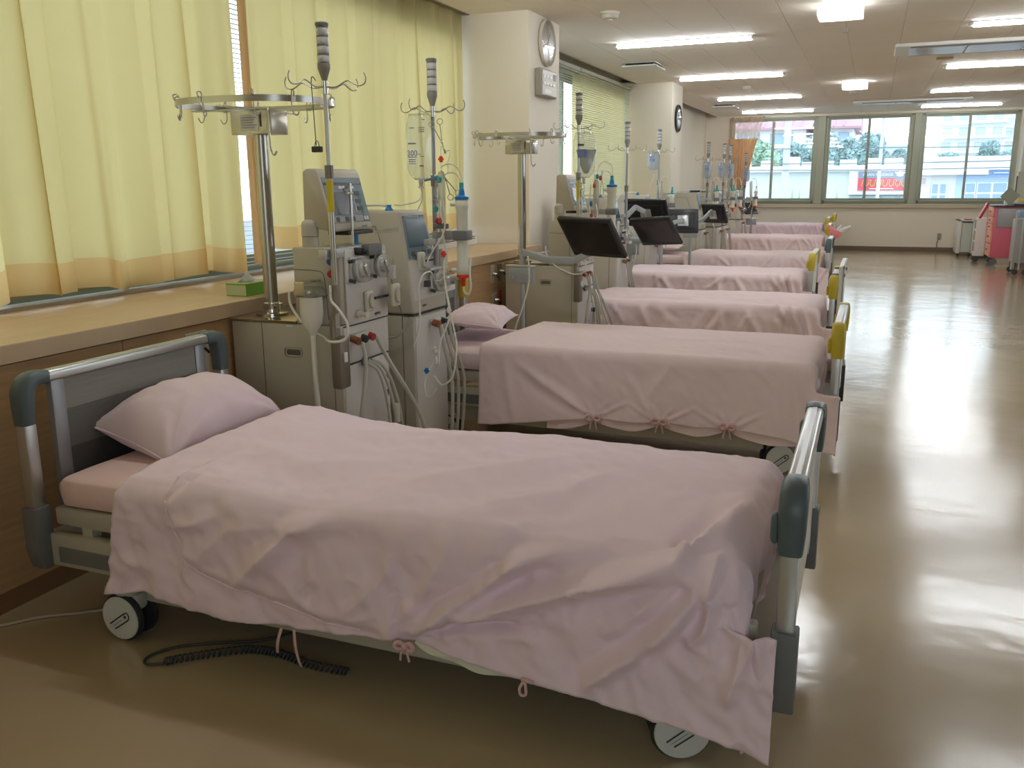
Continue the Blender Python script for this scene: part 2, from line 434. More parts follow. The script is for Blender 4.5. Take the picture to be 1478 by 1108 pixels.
t = B(); box(t, 4.66, 4.74, 4.2, 8.4, 0.86, 0.92); box(t, 4.66, 4.74, 4.2, 8.4, 2.50, 2.56)
for k in range(4): box(t, 4.66, 4.74, 4.2+1.4*k-0.03 if k else 4.2, 4.2+1.4*k+0.03 if k < 3 else 8.4, 0.92, 2.50)
wr = struct('window_6', t, frame_m)  # added out of view to bring cool daylight in from the right
for k in range(3):
    g = B(); box(g, 4.69, 4.694, 4.2+1.4*k+0.03, 4.2+1.4*k+1.37, 0.92, 2.50); obj('pane', g, glass_m, wr)
b = B(); box(b, -3.5, 4.8, -1.8, -1.6, 0, 0.9); box(b, -3.5, 4.8, -1.8, -1.6, 2.5, CZ+0.1); box(b, -3.5, 0.1, -1.8, -1.6, 0.9, 2.5); box(b, 2.2, 4.8, -1.8, -1.6, 0.9, 2.5)
struct('wall_front', b, wall_m)
t = B(); box(t, 0.1, 2.2, -1.74, -1.66, 0.9, 0.95); box(t, 0.1, 2.2, -1.74, -1.66, 2.45, 2.5)
for k in range(3): box(t, 0.1+1.05*k-0.03 if k else 0.1, 0.1+1.05*k+0.03 if k < 2 else 2.2, -1.74, -1.66, 0.95, 2.45)
wr = struct('window_7', t, frame_m)  # added behind the camera so cool daylight reaches the near bed sides
for k in range(2):
    g = B(); box(g, 0.1+1.05*k+0.03, 0.1+1.05*k+1.02, -1.70, -1.696, 0.95, 2.45); obj('pane', g, glass_m, wr)
b = B(); box(b, XW, XW+0.012, 13.2, FY, 0, 0.09, 0.002); struct('baseboard_left', b, base_m)
b = B(); box(b, 4.588, 4.6, -1.6, FY, 0, 0.09, 0.002); struct('baseboard_right', b, base_m)

def bay_window(n, ya, yb, mulls):
    t = B(); xx = XW-0.10
    box(t, xx, xx+0.08, ya, ya+0.04, 0.86, 2.6); box(t, xx, xx+0.08, yb-0.04, yb, 0.86, 2.6)
    box(t, xx, xx+0.08, ya, yb, 0.86, 0.92); box(t, xx, xx+0.08, ya, yb, 2.55, 2.6)
    wn = struct('window_%d' % n, t, frame_m)
    ys = [ya+0.04]+mulls+[yb-0.04]
    for i, (p, q) in enumerate(zip(ys, ys[1:])):
        yy = xx+(0.045 if i % 2 else 0.015); f = B()
        box(f, yy, yy+0.025, p-0.02, p+0.03, 0.92, 2.55); box(f, yy, yy+0.025, q-0.03, q+0.02, 0.92, 2.55)
        box(f, yy, yy+0.025, p+0.03, q-0.03, 0.92, 0.96); box(f, yy, yy+0.025, p+0.03, q-0.03, 2.51, 2.55)
        sh = obj('window_sash', f, frame_m, wn)
        g = B(); box(g, yy+0.010, yy+0.014, p+0.03, q-0.03, 0.96, 2.51); obj('pane', g, glass_m, sh)
bay_window(4, -0.9, 6.97, [0.9, 2.55, 4.1, 5.55])
bay_window(5, 7.72, 12.50, [8.9, 10.1, 11.3])

# venetian blinds of the second bay (nearer one pulled off the curtain, farther one in front of it)
def side_blind(label, ya, yb, x, tiltdeg, z0=0.9):
    r = thing('venetian_blind', (x, (ya+yb)/2, 2.6), label, 'window blind')
    h = B(); box(h, x-0.02, x+0.02, ya, yb, 2.60, 2.64, 0.003); obj('head_rail', h, frame_m, r)
    s = B(); z = z0+0.03; a = math.radians(tiltdeg); hw = 0.0125
    while z < 2.6:
        dx, dz = hw*math.cos(a), hw*math.sin(a)
        v = [s.verts.new(p) for p in ((x-dx, ya+0.01, z-dz), (x+dx, ya+0.01, z+dz), (x+dx, yb-0.01, z+dz), (x-dx, yb-0.01, z-dz))]
        s.faces.new(v)
        s.faces.new([s.verts.new(Vector(q.co)+Vector((0.0004, 0, -0.0006))) for q in v][::-1])
        z += 0.025
    o = obj('slat', s, slat_m, r); o['kind'] = 'stuff'
    s = B(); box(s, x-0.012, x+0.012, ya, yb, z0, z0+0.015, 0.003); obj('bottom_rail', s, frame_m, r)
    s = B()
    for yy in (ya+0.2, (ya+yb)/2, yb-0.2): cyl(s, (x, yy, z0+0.01), (x, yy, 2.61), 0.0013, n=5)
    obj('ladder_cord', s, slat_m, r)
side_blind('white venetian blind with bright bluish daylight between its slats, just past the clock column', 7.75, 10.12, -3.2, -4)
side_blind('yellow-green lit venetian blind filling the far part of the second window bay', 10.16, 12.46, -3.2, -42)
side_blind('venetian blind behind the yellow curtains of the nearest window bay', 2.6, 6.9, -3.27, 0)

# ------------------------------------------------------------------ curtains
cur_y = cloth('yellow_curtain', (0.70, 0.62, 0.34), (0.80, 0.66, 0.32), 0.60)
cur_o = cloth('orange_curtain_hem', (0.66, 0.46, 0.20), (0.86, 0.60, 0.27), 0.45)
def curtain(label, ya, yb, x, folds, hem, z0, seed, amp=0.04, lean=0.0, group=None):
    random.seed(seed)
    r = thing('yellow_curtain', (x, (ya+yb)/2, CZ), label, 'curtain', group)
    ny = int((yb-ya)/0.012)+1
    ph = [random.uniform(0, 6.28) for _ in range(4)]
    def X(y, z):
        u = (y-ya)/(yb-ya); g = (2.69-z)/1.8
        f = folds*2*PI*(u+0.02*math.sin(5*u+ph[0]))
        s = math.sin(f+ph[1]); sharp = s*(0.65+0.35*abs(s))
        return x+amp*(0.45+0.55*g)*sharp+0.013*math.sin(2.7*f+ph[2])*g+0.010*math.sin(9*u+3*g+ph[3])
    per = (yb-ya)/folds
    def OV(y, z):
        u = (y-ya)/(yb-ya); f = folds*2*PI*(u+0.02*math.sin(5*u+ph[0]))+ph[1]
        return per*(0.066+0.025*math.sin(3*f/7+ph[2]))*math.sin(2*f+0.5)*min(1, u*12, (1-u)*12)
    def Yy(y, z): return y+lean*(2.69-z)
    def hemz(y): return z0+0.012*math.sin(7*(y-ya)+ph[0])+0.01*math.sin(17*(y-ya))
    P = np.zeros((ny, 26, 3))
    for i in range(ny):
        y = ya+(yb-ya)*i/(ny-1); hz = hemz(y)+hem
        for j in range(26):
            z = CZ+0.07-(CZ+0.07-hz)*j/25
            P[i, j] = (X(y, z), Yy(y, z)+OV(y, z), z)
    bb = B(); grid(bb, P); obj('curtain_panel', bb, cur_y, r, True)
    P = np.zeros((ny, 6, 3))
    for i in range(ny):
        y = ya+(yb-ya)*i/(ny-1); z1 = hemz(y)
        for j in range(6):
            z = z1+hem*(1-j/5); P[i, j] = (X(y, z)+0.0015, Yy(y, z)+OV(y, z), z)
    bb = B(); grid(bb, P); obj('curtain_hem', bb, cur_o, r, True)
curtain('long yellow curtain with orange hem, leftmost, above the head of the nearest bed', -0.8, 4.06, -3.19, 15, 0.13, 0.905, 3, 0.050, 0.0)
curtain('yellow curtain with orange hem behind the first two dialysis machines, up to the round-shaded column', 4.13, 6.93, -3.19, 9, 0.13, 1.00, 8, 0.042, 0.0)
b = B()
P = np.zeros((8, 20, 3))
for i in range(8):
    for j in range(20):
        z = 2.75-(2.75-0.93)*j/19; P[i, j] = (-3.17+0.015*math.sin(i*1.3), 4.085+i*0.009, z)
grid(b, P); tag(obj('curtain_edge', b, cloth('orange_curtain_edge', (0.62, 0.40, 0.20), (0.80, 0.52, 0.25), 0.35), None, True), 'narrow folded orange-brown curtain edge between the two yellow curtains', 'curtain')
b = B(); box(b, -3.17, -3.155, -1.5, 6.95, 2.715, 2.735); box(b, -3.22, -3.205, 7.75, 12.5, 2.715, 2.735); box(b, -3.17, -3.155, 7.75, 12.5, 2.715, 2.735)
tag(obj('curtain_rail', b, grey_p), 'grey curtain rail set in the ceiling recess along the left windows', 'curtain rail')
# curtain between glass and blind in bay two
b = B(); ny = 220; P = np.zeros((ny, 12, 3))
for i in range(ny):
    y = 10.15+2.3*i/(ny-1)
    for j in range(12): P[i, j] = (-3.28+0.028*math.sin((y-9.3)*11)+0.01*math.sin((y-9.3)*27), y, 2.6-1.68*j/11)
grid(b, P); tag(obj('yellow_curtain', b, cur_y, None, True), 'yellow curtain hanging behind the slats of the far side blind', 'curtain')

# far curtain: sheer top, peach lower part tied aside
r = thing('bed_curtain', (-2.5, 19.2, 2.66), 'peach curtain with a pale mesh top, gathered at the left far window', 'curtain')
sheer = cloth('curtain_mesh', (0.72, 0.56, 0.42), (0.85, 0.66, 0.48), 0.6, transp=0.45)
peach = cloth('peach_curtain', (0.66, 0.40, 0.22), (0.80, 0.52, 0.30), 0.35)
def fc(zt, zb, lt, rt_, lb, rb, mt, nm, fol):
    P = np.zeros((90, 16, 3))
    for i in range(90):
        u = i/89
        for j in range(16):
            v = j/15; xa = lt+(lb-lt)*v; xb = rt_+(rb-rt_)*v**0.8
            P[i, j] = (xa+(xb-xa)*u, 19.22+0.035*math.sin(u*fol*2*PI)+0.01*math.sin(u*37), zt+(zb-zt)*v)
    bb = B(); grid(bb, P); obj(nm, bb, mt, r, True)
fc(2.66, 2.225, -2.80, -2.13, -2.80, -2.25, sheer, 'mesh_top', 8)
fc(2.23, 0.9, -2.84, -2.25, -2.66, -2.52, peach, 'curtain_panel', 8)

# ------------------------------------------------------------------ counter under the left windows
SX, SZ = -2.52, 0.867
r = thing('window_counter', (-2.9, 3.0, 0), 'long beech-coloured counter running under the left windows, wood panels below', 'counter')
b = B(); box(b, -3.16, SX+0.012, -1.55, 6.965, SZ-0.062, SZ, 0.003); obj('worktop', b, sill_m, r)
b = B(); box(b, -3.3, SX-0.02, -1.55, 6.965, 0.0, SZ-0.065); obj('carcass', b, mat('dark_wood_carcass', (0.10, 0.06, 0.03), 0.7), r)
y = -1.05
while y < 6.9:
    b = B(); box(b, SX-0.02, SX, max(y, -1.5)+0.0015, min(y+0.874, 6.965), 0.07, SZ-0.066, 0.001, seg=1); obj('front_panel', b, wood_m, r); y += 0.876
b = B(); box(b, SX-0.02, SX-0.003, -1.5, 6.96, 0.0, 0.07); obj('plinth', b, mat('plinth_brown', (0.22, 0.115, 0.05), 0.5), r)
b = B(); box(b, -3.20, -3.155, -1.5, 6.965, SZ-0.06, SZ+0.018, 0.004); box(b, -3.30, -3.20, -1.5, 6.965, SZ-0.06, SZ+0.01)
obj('window_ledge', b, mat('dark_rail', (0.26, 0.22, 0.15), 0.5), r)
r2 = thing('window_counter', (-2.9, 10.0, 0), 'beech-coloured counter past the clock column, mostly hidden behind the machines', 'counter')
b = B(); box(b, -3.33, -2.71, 7.72, 12.49, SZ-0.062, SZ, 0.003); obj('worktop', b, sill_m, r2)
b = B(); box(b, -3.33, -2.72, 7.72, 12.49, 0.0, SZ-0.065); obj('front_panel', b, wood_m, r2)
# plates on the wood
def plate(nm, label, cat, y0, y1, z0, z1, mt, extra=None, x=SX):
    t = thing(nm, (x, (y0+y1)/2, z0), label, cat)
    b = B(); box(b, x, x+0.008, y0, y1, z0, z1, 0.003); obj('cover_plate', b, mt, t)
    if extra: extra(t)
    return t
def knob_(y, z):
    def f(t):
        b = B(); lathe(b, [(0.016, 0.006), (0.016, 0.02), (0.009, 0.03), (0.007, 0.045)], (SX, y, z), 12, 'x'); obj('connector', b, chrome, t, True, 40)
        b = B(); cyl(b, (SX+0.03, y, z), (SX+0.05, y+0.02, z-0.03), 0.006, n=8); obj('lever', b, black, t)
    return f
def sockets_(y0, y1, z):
    def f(t):
        for k in range(3):
            yy = y0+(y1-y0)*(0.2+0.25*k); b = B(); box(b, SX+0.006, SX+0.011, yy-0.02, yy+0.02, z-0.02, z+0.02, 0.002)
            s_ = obj('socket', b, foot_dark, t)
    return f
plate('gas_outlet', 'cream outlet plate with a metal connector beside the nearest headboard', 'wall outlet', 2.77, 2.90, 0.59, 0.775, cream, knob_(2.835, 0.72))
plate('power_outlet', 'wide dark grey power outlet panel behind the nearest bed head', 'wall outlet', 2.80, 3.03, 0.40, 0.56, mat('outlet_grey', (0.07, 0.08, 0.08), 0.4), sockets_(2.80, 3.03, 0.50))
plate('gas_outlet', 'cream outlet plate on the wood beside the second bed head, upper one', 'wall outlet', 5.90, 5.96, 0.655, 0.785, cream, knob_(5.93, 0.72))
plate('power_outlet', 'steel grey outlet with a lever beside the upper cream plate', 'wall outlet', 6.03, 6.10, 0.655, 0.785, mat('outlet_steel', (0.22, 0.22, 0.22), 0.4, 0.5), knob_(6.065, 0.73))
plate('gas_outlet', 'cream outlet plate on the wood by the second bed head, lower one', 'wall outlet', 5.93, 6.00, 0.46, 0.58, cream, knob_(5.965, 0.53))
plate('power_outlet', 'dark red socket plate on the wood beside the lower cream plate', 'wall outlet', 6.05, 6.10, 0.46, 0.59, redd, None)
# convector on the counter by the column
r = thing('convector_grille', (-3.08, 6.0, SZ), 'low white slotted air grille standing on the counter behind the second machine', 'grille')
b = B(); box(b, -3.14, -3.04, 5.2, 6.85, SZ, SZ+0.085, 0.004); obj('body', b, white_p, r)
for k in range(12):
    b = B(); box(b, -3.041, -3.0385, 5.26+k*0.13, 5.37+k*0.13, SZ+0.05, SZ+0.056); box(b, -3.041, -3.0385, 5.26+k*0.13, 5.37+k*0.13, SZ+0.065, SZ+0.071); obj('slot', b, seam, r)

# ------------------------------------------------------------------ ceiling fittings
lamp_e = mat('fluorescent_tube', (0.92, 0.96, 1.0), 0.4, emit=LAMP)
refl = mat('lamp_reflector', (0.80, 0.78, 0.74), 0.35)
def long_lamp(xc, y, label):
    r = thing('ceiling_lamp', (xc, y, CZ), label, 'ceiling light', 'long ceiling lamps')
    b = B(); box(b, xc-0.66, xc+0.66, y-0.055, y+0.055, CZ-0.008, CZ, 0.003)
    box(b, xc-0.675, xc-0.64, y-0.06, y+0.06, CZ-0.03, CZ-0.01, 0.004); box(b, xc+0.64, xc+0.675, y-0.06, y+0.06, CZ-0.03, CZ-0.01, 0.004)
    obj('reflector', b, refl, r)
    b = B(); cyl(b, (xc-0.64, y, CZ-0.028), (xc+0.64, y, CZ-0.026), 0.0125, n=10); obj('fluorescent_tube', b, lamp_e, r, True, 40)
ordn = ['nearest', 'second', 'third', 'farthest']
for k, y in enumerate((9.0, 12.12, 15.22, 18.2)):
    long_lamp(-1.80, y, '%s long ceiling lamp of the left row above the beds' % ordn[k])
    long_lamp(1.34, y+0.05, '%s long ceiling lamp of the right row over the open floor' % ordn[k])
long_lamp(-1.80, 2.9, 'long ceiling lamp above the nearest bed, out of the picture')
long_lamp(-1.80, 5.95, 'long ceiling lamp above the second bed, out of the picture')
long_lamp(1.34, 6.0, 'long ceiling lamp ahead of the camera, right row, out of the picture')
for k, (xc, y) in enumerate(((-0.335, 7.75), (-0.335, 13.55))):
    r = thing('ceiling_lamp', (xc, y, CZ), ['square bright ceiling lamp at the top edge, the nearer of two', 'square bright ceiling lamp, the farther of two, near a smoke detector'][k], 'ceiling light')
    b = B(); s = 0.165
    box(b, xc-s, xc+s, y-s, y-s+0.012, CZ-0.095, CZ); box(b, xc-s, xc+s, y+s-0.012, y+s, CZ-0.095, CZ)
    box(b, xc-s, xc-s+0.012, y-s+0.012, y+s-0.012, CZ-0.095, CZ); box(b, xc+s-0.012, xc+s, y-s+0.012, y+s-0.012, CZ-0.095, CZ)
    obj('louvre_box', b, clear('lamp_prism', (1, 1, 1), 0.1, 0.45, (0.95, 0.93, 0.9)), r)
    for q in (-0.055, 0.055):
        b = B(); box(b, xc+q-0.022, xc+q+0.022, y-0.13, y+0.13, CZ-0.085, CZ-0.04, 0.012, seg=3); obj('lamp_tube', b, lamp_e, r, True, 40)
    b = B(); box(b, xc-0.14, xc+0.14, y-0.14, y+0.14, CZ-0.02, CZ, 0.002); obj('reflector', b, refl, r)
def vent(xc, y, label):
    r = thing('ceiling_vent', (xc, y, CZ), label, 'air vent')
    b = B(); box(b, xc-0.20, xc+0.20, y-0.25, y+0.25, CZ-0.045, CZ-0.028, 0.004); obj('deflector_plate', b, white_p, r)
    b = B(); box(b, xc-0.16, xc+0.16, y-0.20, y+0.20, CZ-0.028, CZ, 0.001); obj('neck', b, black, r)
    b = B(); box(b, xc-0.19, xc+0.19, y-0.24, y+0.24, CZ-0.006, CZ, 0.002); obj('frame', b, white_p, r)
vent(-2.57, 10.6, 'square ceiling air vent with black gap, beyond the nearest left lamp')
vent(-2.53, 16.6, 'square ceiling air vent with black gap, close to the far window wall')
def detector(xc, y, label, rad=0.05, h=0.05):
    r = thing('smoke_detector', (xc, y, CZ), label, 'smoke detector')
    b = B(); lathe(b, [(rad*1.05, 0), (rad, -h*0.35), (rad*0.92, -h*0.4), (rad*0.85, -h*0.9), (rad*0.5, -h)], (xc, y, CZ), 20); obj('housing', b, offw, r, True, 40)
    b = B(); lathe(b, [(rad*0.3, -h*0.95), (rad*0.2, -h*1.15)], (xc, y, CZ), 12); obj('sensor_cap', b, white_p, r, True, 40)
detector(-2.06, 7.33, 'round cream smoke detector on the ceiling beside the clock column', 0.075, 0.055)
detector(-1.78, 13.55, 'small round cream smoke detector between the left lamps', 0.06, 0.045)
detector(-0.36, 14.95, 'round smoke detector just past the farther square lamp', 0.09, 0.04)
detector(-0.333, 8.95, 'small brass sprinkler head between the two square lamps', 0.03, 0.035)
for xc, y, lb in ((0.63, 11.42, 'oblong pale grille on the ceiling, the nearer to the air conditioner'), (0.55, 16.0, 'oblong pale grille on the ceiling before the far air conditioner')):
    r = thing('speaker_grille', (xc, y, CZ), lb, 'ceiling speaker')
    b = B(); box(b, xc-0.085, xc+0.085, y-0.05, y+0.05, CZ-0.018, CZ, 0.006); obj('cover', b, mat('grille_tan', (0.45, 0.38, 0.28), 0.6), r)
def aircon(x0, x1, y0, y1, label):
    r = thing('ceiling_air_conditioner', ((x0+x1)/2, (y0+y1)/2, CZ), label, 'air conditioner')
    b = B(); box(b, x0, x1, y0, y1, CZ-0.035, CZ, 0.008); obj('casing', b, white_p, r)
    im = mat('intake_grey_blue', (0.42, 0.44, 0.50), 0.25)
    n = 3
    for k in range(n):
        p = x0+0.14+(x1-x0-0.28)*k/n; q = x0+0.14+(x1-x0-0.28)*(k+1)/n-0.015
        b = B(); box(b, p, q, y0+0.08, y1-0.08, CZ-0.046, CZ-0.035, 0.003); f = obj('intake_panel', b, im, r)
    for yy in (y0+0.035, y1-0.035):
        b = B(); box(b, x0+0.14, x1-0.14, yy-0.022, yy+0.022, CZ-0.042, CZ-0.034, 0.003); obj('outlet_flap', b, mat('flap_grey', (0.2, 0.19, 0.18), 0.5), r)
aircon(0.10, 1.95, 10.10, 10.80, 'long white ceiling air conditioner with bluish panels at the upper right')
aircon(-0.42, 1.40, 16.72, 17.15, 'long white ceiling air conditioner near the far windows')

# ------------------------------------------------------------------ clocks and wall panel
XF = -2.62
def clock(y, z, rad, label, rim):
    r = thing('wall_clock', (XF, y, z), label, 'clock')
    b = B(); lathe(b, [(rad*0.9, 0.0), (rad, 0.008), (rad, 0.028), (rad*0.955, 0.032), (rad*0.94, 0.022)], (XF, y, z), 48, 'x'); obj('rim', b, rim, r, True, 35)
    b = B(); lathe(b, [(rad*0.94, 0.016), (rad*0.94, 0.020)], (XF, y, z), 48, 'x'); fc_ = obj('dial', b, mat('clock_dial', (0.62, 0.58, 0.50), 0.25), r)
    b = B()
    for k in range(12):
        a = k*PI/6; c, s = math.cos(a), math.sin(a); Mx = Matrix.Translation((XF+0.0205, y, z)) @ Matrix.Rotation(-a, 4, 'X')
        box(b, -0.0004, 0.0006, -0.004, 0.004, rad*0.74, rad*0.86, M=Mx)
    obj('hour_mark', b, dark_p, fc_)
    for a, l_, wd, nm in ((-0.5, 0.45, 0.006, 'hour_hand'), (1.9, 0.68, 0.004, 'minute_hand')):
        Mx = Matrix.Translation((XF+0.023, y, z)) @ Matrix.Rotation(a, 4, 'X'); b = B(); box(b, -0.0008, 0.0008, -wd, wd, -0.02, rad*l_, M=Mx); obj(nm, b, black, r)
    b = B(); lathe(b, [(rad*0.945, 0.024), (rad*0.6, 0.036), (rad*0.2, 0.041)], (XF, y, z), 40, 'x'); obj('clock_glass', b, clear('clock_glass_mat', (0.97, 0.97, 0.97), 0.35), r, True)
clock(7.365, 2.493, 0.185, 'round cream-rimmed wall clock high on the nearest column', mat('clock_rim_cream', (0.66, 0.61, 0.50), 0.25))
clock(12.85, 2.235, 0.185, 'round black-rimmed wall clock on the second column', black)
r = thing('control_panel', (XF, 7.3, 2.05), 'beige wall control box with buttons, under the cream-rimmed clock', 'control panel')
b = B(); box(b, XF, XF+0.055, 7.10, 7.50, 2.055, 2.275, 0.010); obj('casing', b, mat('panel_case', (0.28, 0.25, 0.20), 0.45), r)
b = B(); box(b, XF+0.054, XF+0.060, 7.125, 7.49, 2.065, 2.265, 0.006); f = obj('front_plate', b, mat('panel_front', (0.50, 0.47, 0.41), 0.4), r)
b = B(); box(b, XF+0.059, XF+0.062, 7.39, 7.455, 2.195, 2.245); obj('display', b, foot_dark, f)
for i in range(2):
    for j in range(4 if i else 3):
        b = B(); box(b, XF+0.059, XF+0.064, 7.15+0.075*j, 7.205+0.075*j, 2.20-0.055*i, 2.225-0.055*i, 0.003); obj('button', b, white_p, f)
b = B(); box(b, XF+0.059, XF+0.062, 7.17, 7.34, 2.08, 2.115, 0.002); obj('label_strip', b, offw, f)

# ------------------------------------------------------------------ outside
GZ = -3.2
asph = mat('asphalt', (0.26, 0.27, 0.28), 0.9, var=0.1, vscale=0.5)
b = B(); box(b, -80, 90, FY+0.6, 160, GZ-0.3, GZ); struct('street_ground', b, asph)
b = B(); box(b, -3.6, 4.9, -60, -1.9, GZ-0.3, GZ); struct('yard_ground', b, mat('yard_concrete', (0.42, 0.42, 0.40), 0.9, var=0.1, vscale=0.4))
b = B(); box(b, 4.9, 90, -60, FY+0.6, GZ-0.3, GZ); struct('yard_ground', b, mat('yard_concrete', (0.42, 0.42, 0.40), 0.9, var=0.1, vscale=0.4))
b = B(); box(b, -90, -3.6, -60, FY+0.6, GZ-0.3, GZ); struct('yard_ground', b, mat('yard_concrete', (0.42, 0.42, 0.40), 0.9, var=0.1, vscale=0.4))
ow = mat('shop_white_render', (0.82, 0.84, 0.84), 0.8, var=0.04, vscale=0.6)
ow2 = mat('shop_pale_wall', (0.70, 0.77, 0.78), 0.8, var=0.04, vscale=0.6)
ow3 = mat('shop_blue_wall', (0.50, 0.66, 0.86), 0.8)
win_b = mat('far_window_blue', (0.33, 0.47, 0.66), 0.3)
win_g = mat('far_window_grey', (0.30, 0.38, 0.42), 0.3)
roofm = mat('red_roof_tiles', (0.55, 0.33, 0.38), 0.8, bump=0.4, bscale=8)
def building(nm, loc, label, cat='building'): return thing(nm, loc, label, cat)
# long low shop across the street (two premises)
r = building('shop_building', (-3, 42, GZ), 'long low pale building with white blocks along its parapet, across the street')
b = B(); box(b, -9.0, 1.55, 40, 49, GZ, 1.80); obj('wall', b, ow2, r)
b = B(); box(b, -9.1, 1.65, 39.7, 40.3, 1.78, 2.02, 0.02); obj('parapet', b, ow, r)
for xa, xb, zt in ((-5.3, -4.95, 2.20), (-4.5, -4.1, 2.26), (-3.35, -2.95, 2.40), (-2.85, -2.4, 2.18), (-2.05, -1.6, 2.20), (-1.35, -0.7, 2.25), (-0.35, 0.2, 2.30), (0.35, 1.05, 2.28)):
    b = B(); box(b, xa, xb, 39.9, 40.5, 2.0, zt, 0.03); obj('parapet_block', b, ow, r)
b = B(); box(b, -0.95, 1.5, 39.75, 40.0, 0.85, 1.80, 0.02); obj('fascia', b, ow, r)
for xa, xb in ((-0.9, -0.35), (-0.3, 0.3), (0.35, 0.95), (1.0, 1.45)):
    b = B(); box(b, xa, xb, 39.95, 40.0, -0.6, 0.82); w_ = obj('window', b, win_g, r)
    b = B(); box(b, xa+0.04, xb-0.04, 39.93, 39.95, -0.55, 0.78); obj('pane', b, mat('far_pane', (0.42, 0.52, 0.55), 0.15), w_)
# red sign
sg = thing('shop_sign', (0.33, 39.7, 1.4), 'red and slate signboard with gold lettering on the shop across the street', 'sign')
b = B(); box(b, -0.60, 1.24, 39.66, 39.74, 1.02, 1.78, 0.01); obj('board', b, mat('sign_red', (0.72, 0.08, 0.12), 0.6), sg)
b = B(); box(b, -0.60, 1.24, 39.65, 39.66, 1.50, 1.78); obj('top_band', b, mat('sign_slate', (0.22, 0.28, 0.36), 0.6), sg)
b = B(); prism(b, [(1.24, 1.02), (1.24, 1.5), (0.75, 1.5), (1.05, 1.25)], 'y', 39.65, 39.66); obj('side_band', b, mat('sign_mauve', (0.34, 0.22, 0.30), 0.6), sg)
text('ASIAN MASSAGE', 0.155, (0.14, 39.645, 1.635), (1, 0, 0), (0, 0, 1), ow, sg, depth=0.004)
b = B()
for k in range(7):
    x = -0.45+0.235*k; tube(b, [(x, 39.64, 1.18+0.03*(k % 2)), (x+0.05, 39.64, 1.42), (x+0.12, 39.64, 1.40), (x+0.08, 39.64, 1.28), (x+0.16, 39.64, 1.16), (x+0.2, 39.64, 1.24)], 0.014, 6, 4)
obj('gold_script', b, mat('sign_gold', (0.66, 0.52, 0.16), 0.4, 0.3), sg)
b = B(); box(b, -0.15, 0.75, 39.645, 39.655, 1.07, 1.10); obj('small_print', b, ow, sg)
b = B(); box(b, 0.84, 1.08, 39.645, 39.65, 1.58, 1.74, 0.003); lathe(b, [(0.10, 0), (0.10, 0.01)], (0.96, 39.64, 1.66), 14, 'y')
for s_ in (-1, 1): tube(b, [(0.96+s_*0.08, 39.645, 1.66), (0.96+s_*0.15, 39.645, 1.69), (0.96+s_*0.18, 39.645, 1.75)], 0.016, 6, 4)
obj('emblem', b, ow, sg)
# right hand shop
r = building('shop_building', (3.9, 42, GZ), 'white and blue shop behind the right far window, with divided windows')
b = B(); box(b, 1.70, 9.0, 40, 49, GZ, 2.15); obj('wall', b, ow, r)
b = B(); box(b, 1.70, 9.1, 39.6, 40.2, 1.78, 2.30, 0.02); obj('parapet', b, ow, r)
b = B(); box(b, 3.05, 9.0, 39.95, 40.0, 0.1, 1.58); obj('blue_wall', b, ow3, r)
b = B(); box(b, 1.62, 4.1, 39.55, 39.98, 1.60, 1.78, 0.01); obj('awning', b, ow, r)
def fwin(r, xa, xb, za, zb, nx, nz, y=39.9, mt=win_b, fm=ow):
    b = B(); box(b, xa, xb, y, y+0.05, za, zb); w_ = obj('window', b, fm, r)
    for i in range(nx):
        for j in range(nz):
            b = B(); dx = (xb-xa)/nx; dz = (zb-za)/nz
            box(b, xa+i*dx+0.04, xa+(i+1)*dx-0.04, y-0.012, y+0.001, za+j*dz+0.03, za+(j+1)*dz-0.03); obj('pane', b, mt, w_)
fwin(r, 2.15, 2.72, 0.0, 1.28, 2, 3); fwin(r, 3.35, 3.75, 0.1, 1.30, 1, 3); fwin(r, 3.78, 4.85, 0.1, 1.30, 2, 3); fwin(r, 4.88, 5.8, 0.1, 1.30, 2, 3)
fwin(r, 1.75, 1.98, 1.22, 1.52, 1, 1, mt=mat('pink_notice', (0.55, 0.40, 0.42), 0.6))
sg = thing('shop_sign', (4.7, 39.8, 1.65), 'narrow blue sign strip with white print at the right edge of the far windows', 'sign')
b = B(); prism(b, [(4.12, 1.585), (4.20, 1.66), (4.12, 1.735), (5.6, 1.735), (5.6, 1.585)], 'y', 39.50, 39.55); obj('board', b, mat('sign_blue', (0.10, 0.22, 0.66), 0.5), sg)
b = B()
for k in range(9): box(b, 4.28+k*0.072, 4.335+k*0.072, 39.49, 39.50, 1.64, 1.68)
obj('white_print', b, ow, sg)
